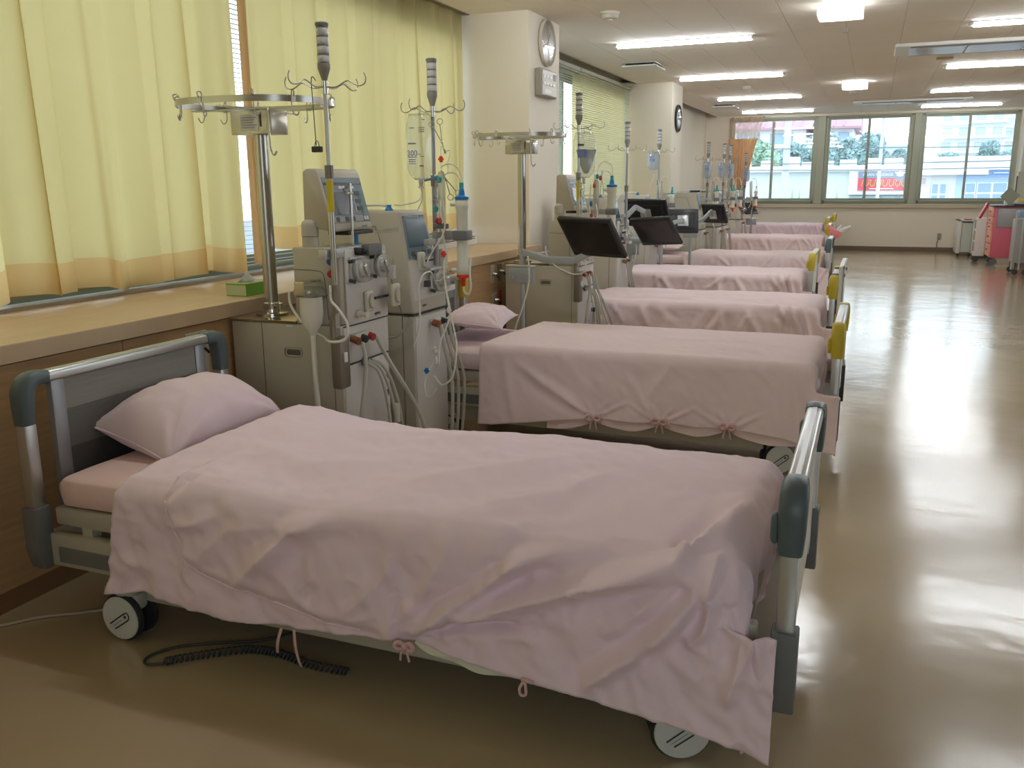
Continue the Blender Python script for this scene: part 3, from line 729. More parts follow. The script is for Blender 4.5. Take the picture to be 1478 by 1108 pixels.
# house with red roof
def house(x0, x1, y, zr0, zr1, label):
    r = building('house', ((x0+x1)/2, y, GZ), label)
    b = B(); box(b, x0, x1, y, y+8, GZ, zr0); obj('wall', b, ow, r)
    b = B(); prism(b, [(y-0.5, zr0-0.05), (y-0.5, zr0+0.08), (y+4, zr1+0.08), (y+8.5, zr0+0.08), (y+8.5, zr0-0.05)], 'x', x0-0.4, x1+0.4); rf = obj('roof', b, roofm, r)
    for k in range(int((x1-x0)/0.55)):
        xx = x0+0.2+k*0.55; b = B(); dz = (zr1-zr0)/4.5
        prism(b, [(y-0.5, zr0+0.08), (y-0.5, zr0+0.14), (y+4, zr1+0.14), (y+4, zr1+0.08)], 'x', xx, xx+0.10); obj('tile_ridge', b, roofm, rf)
    n = max(2, int((x1-x0)/1.6))
    for i in range(n):
        xa = x0+0.3+i*(x1-x0-0.4)/n; xb = xa+(x1-x0)/n*0.62
        b = B(); box(b, xa, xb, y-0.06, y+0.02, zr0-0.95, zr0-0.25); w_ = obj('window', b, win_g, r)
        b = B(); box(b, xa+0.05, xb-0.05, y-0.08, y-0.05, zr0-0.9, zr0-0.3); obj('pane', b, win_b, w_)
    b = B(); box(b, x0-0.1, x1+0.1, y-1.1, y-0.0, zr0-1.30, zr0-1.15, 0.02); obj('balcony_slab', b, ow, r)
    b = B(); box(b, x0-0.1, x1+0.1, y-1.1, y-1.02, zr0-1.15, zr0-0.95); obj('balcony_rail', b, ow, r)
house(-8.6, -4.15, 60, 4.62, 5.9, 'white house with red tiled roof behind the left far window')
house(-3.3, -1.35, 60, 4.60, 6.0, 'white house with red tiled roof behind the middle far window')
def block(nm, x0, x1, y, h, rows, cols, label, wm=ow, y1=None):
    r = building(nm, ((x0+x1)/2, y, GZ), label)
    b = B(); box(b, x0, x1, y, y+8, GZ, h); obj('wall', b, wm, r)
    for i in range(cols):
        for j in range(rows):
            dx = (x1-x0)/cols; xa = x0+dx*(i+0.22); xb = x0+dx*(i+0.78); z = h-0.5-j*1.15
            b = B(); box(b, xa, xb, y-0.05, y+0.02, z-0.6, z); w_ = obj('window', b, mat('far_win_pale', (0.50, 0.60, 0.68), 0.4), r)
            b = B(); box(b, xa+0.06, xb-0.06, y-0.07, y-0.04, z-0.54, z-0.06); obj('pane', b, mat('far_pane_pale', (0.55, 0.66, 0.74), 0.2), w_)
    for j in range(rows):
        b = B(); box(b, x0-0.2, x1+0.1, y-0.7, y, h-1.35-j*1.15, h-1.22-j*1.15); obj('balcony_slab', b, wm, r)
block('apartment_block', 4.6, 9.4, 82, 9.5, 6, 4, 'tall white apartment block behind the right far window', mat('block_white', (0.86, 0.88, 0.90), 0.8))
block('apartment_block', 9.9, 16.0, 90, 7.2, 5, 5, 'white apartment block at the far right, beside the tall one', mat('block_white', (0.86, 0.88, 0.90), 0.8))
block('apartment_block', -0.1, 3.2, 72, 3.95, 3, 4, 'low pale block with rows of windows between the red-roofed houses and the tall block', mat('block_grey', (0.55, 0.62, 0.68), 0.8))
# trees
leaf = mat('hazy_leaves', (0.34, 0.47, 0.47), 0.8, var=0.3, vscale=1.5)  # pale haze is mixed into the leaf colour itself
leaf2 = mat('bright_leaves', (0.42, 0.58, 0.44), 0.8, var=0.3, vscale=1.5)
bark = mat('bark', (0.20, 0.16, 0.13), 0.9)
def tree(x, y, z0, z1, rad, seed, label, lm=leaf):
    random.seed(seed); r = thing('tree', (x, y, GZ), label, 'tree', 'trees across the street')
    b = B(); cyl(b, (x, y, GZ), (x, y, z0+0.4), 0.22, 0.14, 8); obj('trunk', b, bark, r)
    b = B()
    cs = [(random.uniform(-1, 1), random.uniform(-0.6, 0.6), random.uniform(0, 1), random.uniform(0.42, 0.7)) for _ in range(7)]
    for i in range(4200):
        c = random.choice(cs); v = Vector((random.gauss(0, 1), random.gauss(0, 1), random.gauss(0, 1))).normalized()*c[3]*random.uniform(0.75, 1.0)
        p = Vector((x+rad*(c[0]*0.6+v.x*0.7), y+rad*(c[1]*0.6+v.y*0.6), z0+(z1-z0)*(0.15+0.55*c[2]+v.z*0.42)))
        a = Vector((random.gauss(0, 1), random.gauss(0, 1), random.gauss(0, 1))).normalized()*0.13; d = a.orthogonal().normalized()*0.10
        b.faces.new([b.verts.new(q) for q in (p-a, p+d, p+a, p-d)])
    o = obj('leaf', b, lm, r); o['kind'] = 'stuff'
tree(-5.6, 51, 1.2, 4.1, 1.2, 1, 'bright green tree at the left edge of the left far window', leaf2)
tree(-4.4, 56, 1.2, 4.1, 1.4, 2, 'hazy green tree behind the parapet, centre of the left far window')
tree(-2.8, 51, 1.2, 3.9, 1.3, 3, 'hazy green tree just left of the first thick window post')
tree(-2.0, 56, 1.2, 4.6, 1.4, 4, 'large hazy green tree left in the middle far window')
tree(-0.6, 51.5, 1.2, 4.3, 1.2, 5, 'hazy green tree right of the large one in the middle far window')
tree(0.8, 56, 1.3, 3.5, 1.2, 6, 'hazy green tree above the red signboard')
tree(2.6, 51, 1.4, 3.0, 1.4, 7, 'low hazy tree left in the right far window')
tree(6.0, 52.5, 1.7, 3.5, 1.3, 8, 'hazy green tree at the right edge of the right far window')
def upole(x, y, zt, label, r0=0.07):
    r = thing('utility_pole', (x, y, GZ), label, 'utility pole')
    b = B(); cyl(b, (x, y, GZ), (x, y, zt), r0, r0*0.8, 10); obj('pole', b, mat('pole_grey', (0.62, 0.68, 0.70), 0.7), r)
    b = B(); box(b, x-0.3, x+0.3, y-0.03, y+0.03, zt-0.9, zt-0.84); obj('cross_arm', b, steel, r)
upole(0.16, 35, 6.2, 'pale utility pole standing in front of the red signboard')
upole(-3.05, 35, 6.2, 'broad pale utility pole in the left far window', 0.14)
wm_ = mat('cable_grey', (0.18, 0.22, 0.24), 0.7)
for k, (z0, z1, zs) in enumerate(((2.66, 2.50, 2.53), (2.13, 2.02, 2.0), (1.86, 1.80, 1.77))):
    b = B(); tube(b, [(-9, 34.8, z0), (-3, 34.8, zs+0.02), (0.1, 34.8, zs), (4, 34.8, z1), (9, 34.8, z1+0.1)], 0.018, 5, 6)
    tag(obj('overhead_cable', b, wm_), ['upper overhead cable crossing outside the far windows', 'middle overhead cable crossing outside the far windows', 'lowest overhead cable crossing outside the far windows'][k], 'cable')
b = B()
random.seed(5)
pg = thing('street_plants', (-2.6, 38.5, GZ), 'tall pointed plants in front of the pale shop wall', 'plants')
for k in range(9):
    x = random.choice((-3.0, -2.2, -1.5, -0.9))+random.uniform(-0.3, 0.3); h = random.uniform(0.2, 1.35)
    prism(b, [(x-0.07, GZ), (x+0.07, GZ), (x+0.10, h-0.6), (x+0.02, h), (x-0.06, h-0.7)], 'y', 38.5+0.05*k, 38.53+0.05*k)
obj('leaf', b, mat('plant_pale_green', (0.42, 0.55, 0.42), 0.8), pg)

# ================================================================== BEDS
BW = 0.86
def end_frame(root, x, y0, y1, zt, zb, jm, sm, nm, outer, board=None, bulge=0.0):
    """upright frame across the bed end: two posts, top rail, corner pieces, sockets, board"""
    pw = 0.022; hx = 0.020
    for yy in (y0+pw, y1-pw):
        f = B(); box(f, x-hx, x+hx, yy-pw, yy+pw, zb+0.05, zt-0.06, 0.006); obj(nm+'_post', f, alu, root, True, 40)
    f = B(); box(f, x-0.023, x+0.023, y0+0.07, y1-0.07, zt-0.034, zt, 0.009, seg=3)
    box(f, x-0.006, x+0.006, y0+0.09, y1-0.09, zt-0.002, zt+0.0015); obj(nm+'_rail', f, alu, root, True, 40)
    for s, yc in ((1, y0), (-1, y1)):
        f = B()
        # curved elbow, flat section swept from rail to post
        path = [(yc+s*0.105, zt-0.018), (yc+s*0.07, zt-0.016), (yc+s*0.040, zt-0.026), (yc+s*0.024, zt-0.055), (yc+s*0.021, zt-0.10), (yc+s*0.021, zt-0.150)]
        wd = [0.021, 0.023, 0.027, 0.029, 0.026, 0.025]
        hxs = [0.026, 0.029, 0.031, 0.031, 0.030, 0.026]
        Q = crom([(x, a, c) for a, c in path], 4); rings = []
        for i, p in enumerate(Q):
            d = (Q[min(i+1, len(Q)-1)]-Q[max(i-1, 0)]).normalized(); nrm = Vector((0, -d.z, d.y)); t = i/(len(Q)-1)*5
            k = min(int(t), 4); fr_ = t-k; ww = wd[k]+(wd[k+1]-wd[k])*fr_; hh = hxs[k]+(hxs[k+1]-hxs[k])*fr_
            ring = []
            for q in range(12):
                a = 2*PI*q/12; ca, sa = math.cos(a), math.sin(a)
                e = 0.55; cx_ = math.copysign(abs(ca)**e, ca); sx_ = math.copysign(abs(sa)**e, sa)
                ring.append(f.verts.new(p+Vector((hh*cx_, 0, 0))+nrm*ww*sx_))
            rings.append(ring)
        for A, D in zip(rings, rings[1:]):
            for q in range(12): f.faces.new((A[q], A[(q+1) % 12], D[(q+1) % 12], D[q]))
        f.faces.new(rings[0][::-1]); f.faces.new(rings[-1])
        obj('corner_joint', f, jm, root, True, 50)
        if bulge:   # round bumper on the outside of the joint
            f = B(); box(f, x-0.044, x-0.024, yc+s*0.021-0.018, yc+s*0.021+0.018, zt-0.13, zt-0.06, 0.012, seg=3)
            obj('bumper', f, jm, root, True, 50)
        f = B()
        prism(f, [(yc+s*0.021-0.032, zb+0.20), (yc+s*0.021+0.030, zb+0.20), (yc+s*0.021+0.030, zb+0.02), (yc+s*0.021+0.014, zb), (yc+s*0.021-0.016, zb), (yc+s*0.021-0.032, zb+0.06)], 'x', x-0.029, x+0.029, 0.006)
        obj('post_socket', f, sm, root, True, 40)
    # inner board
    ya, yb = y0+0.115, y1-0.115
    for q in (ya, yb-0.05):
        f = B(); box(f, x-0.012, x+0.012, q, q+0.05, zb+0.10, zt-0.034, 0.004); obj(nm+'_stile', f, alu_d if board is None else alu, root, True, 40)
    if board is None:
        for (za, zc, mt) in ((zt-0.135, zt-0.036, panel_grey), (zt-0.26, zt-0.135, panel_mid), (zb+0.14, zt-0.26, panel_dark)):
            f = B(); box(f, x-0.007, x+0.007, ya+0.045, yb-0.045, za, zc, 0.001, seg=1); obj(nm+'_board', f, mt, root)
    else:
        f = B(); box(f, x-0.007, x+0.012, ya+0.045, yb-0.045, zb+0.14, zt-0.036, 0.002, seg=1); obj(nm+'_board', f, board, root)

def caster(root, x, y, out, nm='caster', rot=0.0):
    M_ = Matrix.Translation((x, y, 0)) @ Matrix.Rotation(rot, 4, 'Z')
    f = B(); lathe(f, [(0.036, 0.205), (0.040, 0.15), (0.040, 0.11)], (0, 0, 0), 16)
    box(f, -0.05, 0.055, -0.022, 0.022, 0.095, 0.150, 0.012)
    for v in f.verts: v.co = M_ @ v.co
    fork = obj(nm, f, mat('caster_fork', (0.50, 0.50, 0.44), 0.4), root, True, 40)
    for s in (-1, 1):
        f = B(); lathe(f, [(0.05, s*0.020), (0.074, s*0.022), (0.0755, s*0.034), (0.071, s*0.041)], (0, 0, 0.0755), 28, 'y')
        for v in f.verts: v.co = M_ @ v.co
        obj('tyre', f, foot_dark, fork, True, 40)
        f = B(); lathe(f, [(0.069, s*0.040), (0.0675, s*0.0445), (0.058, s*0.0455)], (0, 0, 0.0755), 28, 'y')
        for v in f.verts: v.co = M_ @ v.co
        obj('wheel_cover', f, mat('wheel_cover_pale', (0.66, 0.68, 0.64), 0.35), fork, True, 40)
        f = B(); loop = [(-0.035, -0.028), (0.018, 0.010), (0.030, 0.012), (0.034, 0.0), (0.026, -0.010), (-0.018, -0.040)]
        tube(f, [(a*1.1, s*0.046, 0.0755+c*1.1+0.008) for a, c in loop], 0.0022, 5, 4)
        tube(f, [(-0.026, s*0.046, 0.0755-0.028), (0.012, s*0.046, 0.0755-0.001)], 0.0007, 4, 2)
        box(f, 0.018, 0.026, s*0.046-0.001, s*0.046+0.001, 0.0755+0.004, 0.0755+0.013)
        for v in f.verts: v.co = M_ @ v.co
        obj('wheel_print', f, seam, fork)

def make_bed(cx, xf, y0, xh, hz, fz, jm, sm, label, foot_board=None, sc=1.0):
    y1 = y0+BW; r = thing('hospital_bed', ((xf+xh)/2, (y0+y1)/2, 0), label, 'bed', 'hospital beds in the row')
    end_frame(r, xh, y0-0.03, y1+0.03, hz, 0.20, jm, foot_dark if sm is foot_dark else grey_p, 'head', -1)
    end_frame(r, xf, y0, y1, fz, 0.195, jm, sm, 'foot', 1, board=foot_board or white_p, bulge=1)
    # chassis
    f = B()
    for yy in (y0+0.004, y1-0.044): box(f, xh-0.065, xf-0.035, yy, yy+0.04, 0.205, 0.31, 0.006)
    box(f, xh-0.02, xh+0.10, y0+0.02, y1-0.02, 0.21, 0.30, 0.006); box(f, xf-0.12, xf-0.02, y0+0.05, y1-0.05, 0.21, 0.30, 0.006)
    obj('chassis', f, cream, r, True, 40)
    f = B(); box(f, xh+0.06, xh+0.55, y0-0.001, y0+0.006, 0.222, 0.272, 0.003); obj('side_plate', f, grey_p, r)
    f = B()
    for yy in (y0+0.02, y1-0.055): box(f, xh+0.04, xf-0.06, yy, yy+0.035, 0.335, 0.392, 0.008)
    box(f, xh+0.05, xf-0.08, y0+0.055, y1-0.055, 0.362, 0.385)
    for k in range(4):
        xx = xh+0.16+k*(xf-xh-0.32)/3; box(f, xx-0.02, xx+0.02, y0+0.025, y0+0.06, 0.305, 0.34); box(f, xx-0.02, xx+0.02, y1-0.06, y1-0.03, 0.30, 0.34)
    obj('mattress_platform', f, cream, r, True, 40)
    f = B(); cyl(f, (xh+0.5, y0+0.3, 0.17), (xf-0.5, y0+0.3, 0.25), 0.022); cyl(f, (xh+0.4, y0+0.5, 0.25), (xf-0.6, y0+0.5, 0.17), 0.018)
    box(f, xh+0.5, xf-0.45, y0+0.22, y0+0.6, 0.16, 0.205, 0.01); obj('lift_motor', f, grey_p, r, True, 40)
    f = B(); box(f, xh+0.20, xf-0.30, y0+0.06, y0+0.10, 0.11, 0.19, 0.006); box(f, xh+0.20, xf-0.30, y1-0.10, y1-0.06, 0.11, 0.19, 0.006); obj('lower_frame', f, cream, r)
    f = B(); tube(f, [(xf-0.16, y0+0.16, 0.17), (xf-0.11, y0+0.15, 0.13), (xf-0.07, y0+0.14, 0.10)], 0.010, 8); box(f, xf-0.09, xf-0.045, y0+0.11, y0+0.16, 0.085, 0.115, 0.01); obj('brake_pedal', f, foot_dark, r, True, 50)
    for px_, py_, ro in ((xh+0.285, y0+0.040, 0.0), (xf-0.235, y0+0.075, 0.42), (xh+0.265, y1-0.085, 0.3), (xf-0.25, y1-0.125, 0.0)):
        caster(r, px_, py_, 1, 'caster', ro)
    return r

def puffy(P, nrm, a, scale, seed, oct_=3):
    """ruffle positions along normals with fractal noise"""
    off = Vector((seed*3.1, seed*1.7, seed*0.3)); n, m_ = P.shape[:2]
    for i in range(n):
        for j in range(m_):
            P[i, j] += nrm[i, j]*a*noise.fractal(Vector(P[i, j])*scale+off, 1.0, 2.0, oct_)
    return P

def make_mattress(x0, x1, y0, y1, z0, z1, mt, label, seed):
    b = B(); n = 44; K = 28; r = 0.03; P = np.zeros((n, K, 3))
    for i in range(n):
        u = i/(n-1); x = x0+(x1-x0)*u
        e = min(u, 1-u)*(x1-x0); s = 1 if e > 0.04 else math.sqrt(max(0.0, 1-(1-e/0.04)**2))
        hy = (y1-y0)/2-0.03*(1-s); hz = (z1-z0)/2*(0.35+0.65*s)
        for j in range(K):
            a = 2*PI*j/K; c, d = math.cos(a), math.sin(a)
            ex = 0.22; yy = math.copysign(abs(c)**ex, c)*hy; zz = math.copysign(abs(d)**ex, d)*hz
            P[i, j] = (x, (y0+y1)/2+yy, (z0+z1)/2+zz)
    random.seed(seed)
    V = [[b.verts.new(Vector(P[i, j])+Vector((0, 0, 0.004*noise.noise(Vector(P[i, j])*9)))) for j in range(K)] for i in range(n)]
    for i in range(n-1):
        for j in range(K): b.faces.new((V[i][j], V[i+1][j], V[i+1][(j+1) % K], V[i][(j+1) % K]))
    b.faces.new(V[0][::-1]); b.faces.new(V[-1])
    return tag(obj('mattress', b, mt, None, True, 60), label, 'mattress')

def make_pillow(c, hx, hy, th, rotz, tiltx, mt, label, seed, tilty=0.0):
    b = B(); n = 46; off = Vector((seed, seed*2, 0)); M_ = Matrix.Translation(c) @ Matrix.Rotation(rotz, 4, 'Z') @ Matrix.Rotation(tilty, 4, 'Y') @ Matrix.Rotation(tiltx, 4, 'X')
    sides = []
    for sgn in (1, -1):
        P = [[None]*n for _ in range(n)]
        for i in range(n):
            for j in range(n):
                u, v = 2*i/(n-1)-1, 2*j/(n-1)-1
                u2 = math.sin(u*PI/2)*0.35+u*0.65; v2 = math.sin(v*PI/2)*0.35+v*0.65
                px_ = u2*hx*(1-0.10*(1-v2*v2)*abs(u2)); py_ = v2*hy*(1-0.07*(1-u2*u2)*abs(v2))
                h = (max(0, 1-abs(u2)**2.6)**0.62)*(max(0, 1-abs(v2)**2.8)**0.62)*th*(1.0 if sgn > 0 else 0.55)
                # wrinkles radiating from the corners
                w_ = 0.0
                for cu in (-1, 1):
                    for cv in (-1, 1):
                        du, dv = u2-cu, v2-cv; rr = math.hypot(du, dv); a = math.atan2(dv*cv, du*cu)
                        w_ += math.exp(-(rr/0.75)**2)*math.sin(a*13+seed)*0.008*min(1, rr*2.5)*min(1, h/0.03)
                w_ += 0.010*noise.fractal(Vector((px_*9, py_*9, 0))+off, 1, 2, 3)*min(1, h/0.03)
                P[i][j] = M_ @ Vector((px_, py_, sgn*(h+w_*(1 if sgn > 0 else 0.4))))
        sides.append(P)
    T = [[b.verts.new(sides[0][i][j]) for j in range(n)] for i in range(n)]
    D = [[T[i][j] if (i in (0, n-1) or j in (0, n-1)) else b.verts.new(sides[1][i][j]) for j in range(n)] for i in range(n)]
    for i in range(n-1):
        for j in range(n-1):
            b.faces.new((T[i][j], T[i+1][j], T[i+1][j+1], T[i][j+1])); b.faces.new((D[i][j], D[i][j+1], D[i+1][j+1], D[i+1][j]))
    r = thing('pillow', (c[0], c[1], c[2]-th*0.5), label, 'pillow')
    obj('pillowcase', b, mt, r, True)
    s = B(); per = [T0 for T0 in [sides[0][0][j] for j in range(0, n, 3)]+[sides[0][i][n-1] for i in range(0, n, 3)]+[sides[0][n-1][j] for j in range(n-1, 0, -3)]+[sides[0][i][0] for i in range(n-1, 0, -3)]]
    tube(s, per, 0.0035, 5, 2, closed=True); obj('seam', s, mt, r, True)
    return r

def seg_d(px_, pq, pts):
    """distance to polyline (vectorised), with along-parameter 0..1"""
    best = np.full(px_.shape, 1e9); tb = np.zeros(px_.shape); L = [0]
    for (a, c) in zip(pts, pts[1:]): L.append(L[-1]+math.hypot(c[0]-a[0], c[1]-a[1]))
    for k, (a, c) in enumerate(zip(pts, pts[1:])):
        dx, dy = c[0]-a[0], c[1]-a[1]; l2 = dx*dx+dy*dy+1e-9
        t = np.clip(((px_-a[0])*dx+(pq-a[1])*dy)/l2, 0, 1); d = np.hypot(px_-a[0]-t*dx, pq-a[1]-t*dy)
        mk = d < best; best[mk] = d[mk]; tb[mk] = ((L[k]+t*math.sqrt(l2))/L[-1])[mk]
    return best, tb

def make_duvet(label, xhn, xhf, xf, yn, yf, zt, zbn, zbf, folds, seed, nx, nt_, mt, fdrop=0.16, R=0.055, nz=0.012, wr=0.006, bump=None, flare=0.10, puffline=None, fcorner=None, ext=0.10, headflare=0.0):
    """bed cover: drapes over near side (down to zbn(x)), far side (to zbf), curls down at the foot"""
    us = np.linspace(0, 1, nx)
    arc = R*PI/2
    na = int(nt_*0.52); nb = int(nt_*0.36); nc = nt_-na-nb
    P = np.zeros((nx, nt_, 3)); N = np.zeros((nx, nt_, 3)); XC = np.zeros((nx, nt_)); QC = np.zeros((nx, nt_))
    W = yf-yn
    for i, u in enumerate(us):
        for j in range(nt_):
            # b: signed arc length from the near top edge; >0 inward on the top, <0 down the hang
            tt = (j/(na-1)) if j < na else None
            vtop = 0 if j < na else min(1, (j-na+1)/nb)
            xh = xhn+(xhf-xhn)*vtop-(headflare*(1-tt) if j < na else 0)
            A = (xf-xh)+fdrop; a = u*A; x = xh+a
            Lr = xf-xh-R
            if a <= Lr: ox, dx_ = x, 0.0; nxv = 0.0
            else:
                e = a-Lr
                if e < arc: th = e/R; ox = xh+Lr+R*math.sin(th); dx_ = R*(1-math.cos(th)); nxv = math.sin(th)
                else: ox = xf; dx_ = R+(e-arc); nxv = 1.0
            if j < na:                                  # near hang, bottom (j=0) up to the edge (j=na-1)
                h = zt-zbn(x if x < xf-0.1 else xf-0.1+(x-xf+0.1)*(ext+0.1)/(fdrop+0.1)); Lh = max(0.05, h-R)+arc; s = (1-tt)*Lh
                if s < arc: th = s/R; oy = R*(1-math.sin(th)); dz = R*(1-math.cos(th)); ny_ = -math.sin(th)
                else: oy = 0.0; dz = R+(s-arc); ny_ = -1.0
                y = yn+oy-flare*max(0, s-arc)*(0.35+0.65*min(1, max(0, s-arc)/0.3)); q = zt-dz
            elif j < na+nb:
                v = vtop; y = yn+R+(W-2*R)*v; dz = 0.0; ny_ = 0.0; q = zt+R+(W-2*R)*v
            else:
                v = (j-na-nb+1)/nc; h = zt-zbf; Lh = max(0.05, h-R)+arc; s = v*Lh
                if s < arc: th = s/R; y = yf-R+R*math.sin(th); dz = R*(1-math.cos(th)); ny_ = math.sin(th)
                else: y = yf; dz = R+(s-arc); ny_ = 1.0
                q = zt+W+s
            wgt = min(1, dz/0.14); wgt = wgt*wgt*(3-2*wgt)
            xe = x if x < xf-0.1 else xf-0.1+(x-xf+0.1)*(ext+0.1)/(fdrop+0.1); X = ox*(1-wgt)+xe*wgt; Z = zt-dx_*(1-wgt)-dz
            if j < na and tt < 0.5 and dz > 0.2: pass
            P[i, j] = (X, y, max(Z, 0.03)); XC[i, j] = X if wgt > 0.5 else min(x, xf+0.1); QC[i, j] = q
            nn = Vector((nxv*(1-wgt), ny_, math.sqrt(max(0, 1-ny_*ny_))*(1-nxv*0.9)+0.02)); nn.normalize(); N[i, j] = nn
    if bump is not None:
        for i in range(nx):
            for j in range(nt_):
                P[i, j, 2] += bump(P[i, j, 0], P[i, j, 1])*max(0, N[i, j, 2])
    D = np.zeros((nx, nt_))
    for (pts, amp, wd) in folds:
        d, t = seg_d(XC, QC, pts); tp = np.clip(t*5, 0, 1)*np.clip((1-t)*4, 0, 1)*0.85+0.15
        D += amp*tp*(0.45*np.exp(-(d/wd)**2)+0.75*np.exp(-1.5*d/wd)-0.35*np.exp(-((d-wd*1.8)/wd)**2))
    if puffline is not None:
        d, t = seg_d(XC, QC, puffline)
        inside = np.zeros((nx, nt_))
        for i in range(nx):
            for j in range(nt_):
                xx, qq = XC[i, j], QC[i, j]
                zc = np.interp(xx, [p[0] for p in puffline[2:]], [p[1] for p in puffline[2:]])
                inside[i, j] = 1.0 if (qq > zc and xx > puffline[1][0] and xx < puffline[-1][0]+0.05) else 0.0
        D += 0.016*inside*np.clip(d/0.025, 0, 1)*np.clip(1-(d-0.05)/0.25, 0, 1)
    off = Vector((seed*7.3, seed*2.1, 0))
    for i in range(nx):
        for j in range(nt_):
            q = Vector((XC[i, j], QC[i, j], 0))
            on_top = N[i, j, 2]; k = 0.35+0.65*(1-on_top)
            D[i, j] += nz*k*noise.fractal(Vector((q.x*2.6, q.y*3.2, 0))+off, 1, 2, 2)
            g = noise.fractal(Vector((q.x*7+q.y*4, q.y*5-q.x*2, 1.7))+off, 1, 2, 3)
            D[i, j] += wr*k*(0.5-abs(g))*1.4
            D[i, j] += 0.0022*noise.noise(Vector((q.x*26+q.y*12, q.y*22, 3))+off)
    P += N*D[..., None]
    if fcorner: P = fcorner(P, XC, QC)
    P[..., 2] = np.maximum(P[..., 2], 0.025)
    b = B(); grid(b, P)
    r = thing('duvet', ((xhn+xf)/2, (yn+yf)/2, zt-0.03), label, 'duvet')
    o = obj('cover', b, mt, r, True)
    sm = o.modifiers.new('thickness', 'SOLIDIFY'); sm.thickness = 0.004; sm.offset = -1
    if puffline is not None:
        pts = []
        for (pa, pb) in zip(puffline[1:], puffline[2:]):
            for k in range(6):
                tx, tq = pa[0]+(pb[0]-pa[0])*k/6, pa[1]+(pb[1]-pa[1])*k/6
                idx = np.unravel_index(np.argmin((XC-tx)**2+(QC-tq)**2), XC.shape); pts.append(Vector(P[idx])+Vector(N[idx])*0.001)
        sb = B(); tube(sb, pts[::2], 0.0032, 6, 3); obj('seam_piping', sb, mt, r, True)
    return r, P

def bow(parent, x, y, z, s, mt, seed=0):
    f = B(); random.seed(seed)
    for sg_ in (-1, 1):
        tube(f, [(x, y, z), (x+sg_*0.018*s, y-0.006, z+0.012*s), (x+sg_*0.030*s, y-0.008, z), (x+sg_*0.016*s, y-0.006, z-0.010*s), (x, y, z)], 0.0065*s, 6, 4)
        tube(f, [(x, y, z), (x+sg_*0.010*s, y-0.006, z-0.022*s), (x+sg_*0.014*s, y-0.004, z-0.045*s)], 0.0035*s, 5, 4)
    lathe(f, [(0.004*s, -0.008*s), (0.009*s, 0), (0.004*s, 0.008*s)], (x, y-0.006, z), 10)
    obj('ribbon_bow', f, mt, parent, True)

# ---- bed 1
bed1 = make_bed(0, -0.107, 1.855, -2.31, 0.808, 0.722, joint_grey, grey_p, 'nearest bed, grey corner joints and a ribbed grey headboard, white casters in view')
make_mattress(-2.275, -0.24, 1.875, 2.685, 0.392, 0.492, pink_s, 'salmon pink sheeted mattress of the nearest bed, bare at the headboard', 1)
make_pillow((-2.135, 2.37, 0.548), 0.185, 0.295, 0.155, math.radians(-4), math.radians(0), pink_pil, 'large pale pink pillow on the nearest bed leaning at its headboard', 1, tilty=math.radians(14))
F1 = [([(-0.99, 0.239), (-0.91, 0.315), (-0.81, 0.389), (-0.71, 0.477), (-0.61, 0.504)], 0.034, 0.020),
      ([(-0.99, 0.241), (-0.85, 0.311), (-0.73, 0.369), (-0.6, 0.42), (-0.46, 0.476), (-0.34, 0.509), (-0.29, 0.659), (-0.25, 0.825)], 0.036, 0.024),
      ([(-0.56, 0.177), (-0.46, 0.275), (-0.37, 0.355), (-0.3, 0.453), (-0.27, 0.57)], 0.034, 0.022),
      ([(-0.52, 0.332), (-0.46, 0.358), (-0.39, 0.436), (-0.31, 0.491)], 0.014, 0.02),
      ([(-0.31, 0.334), (-0.27, 0.393), (-0.26, 0.484), (-0.26, 0.54)], 0.028, 0.015),
      ([(-0.19, 0.305), (-0.17, 0.374), (-0.16, 0.439), (-0.14, 0.474), (-0.13, 0.483)], 0.018, 0.014),
      ([(-0.22, 0.2), (-0.2, 0.302), (-0.19, 0.409)], 0.018, 0.02),
      ([(-0.27, 1.01), (-0.24, 0.868), (-0.26, 0.692), (-0.26, 0.542)], 0.024, 0.035),
      ([(-1.56, 0.269), (-1.43, 0.388), (-1.35, 0.466), (-1.23, 0.5)], 0.024, 0.026),
      ([(-1.65, 0.354), (-1.55, 0.445), (-1.35, 0.47)], 0.010, 0.022),
      ([(-1.76, 0.421), (-1.68, 0.441), (-1.55, 0.488)], 0.009, 0.02),
      ([(-1.08, 0.231), (-0.99, 0.319), (-0.95, 0.381), (-0.89, 0.499)], 0.013, 0.022),
      ([(-1.01, 0.222), (-0.9, 0.275), (-0.79, 0.30), (-0.66, 0.31)], -0.026, 0.014),
      ([(-1.20, 0.26), (-1.12, 0.33), (-1.05, 0.42)], 0.010, 0.02), ([(-1.35, 0.28), (-1.30, 0.34), (-1.30, 0.41)], 0.008, 0.014),
      ([(-1.96, 0.307), (-1.92, 0.28), (-1.96, 0.176)], 0.010, 0.015), ([(-1.90, 0.44), (-1.91, 0.34)], 0.008, 0.015),
      ([(-1.75, 0.9), (-1.5, 0.8), (-1.25, 0.95)], 0.010, 0.06), ([(-1.15, 0.75), (-0.9, 0.95), (-0.75, 1.15)], 0.012, 0.07),
      ([(-0.9, 0.62), (-0.7, 0.8), (-0.62, 1.05)], 0.010, 0.05), ([(-1.6, 1.15), (-1.3, 1.25), (-1.0, 1.2)], 0.012, 0.07)]
SEAM = [(-1.74, 0.53), (-1.775, 0.489), (-1.76, 0.414), (-1.73, 0.334), (-1.68, 0.291), (-1.56, 0.269), (-1.42, 0.248), (-1.27, 0.223), (-1.1, 0.215)]
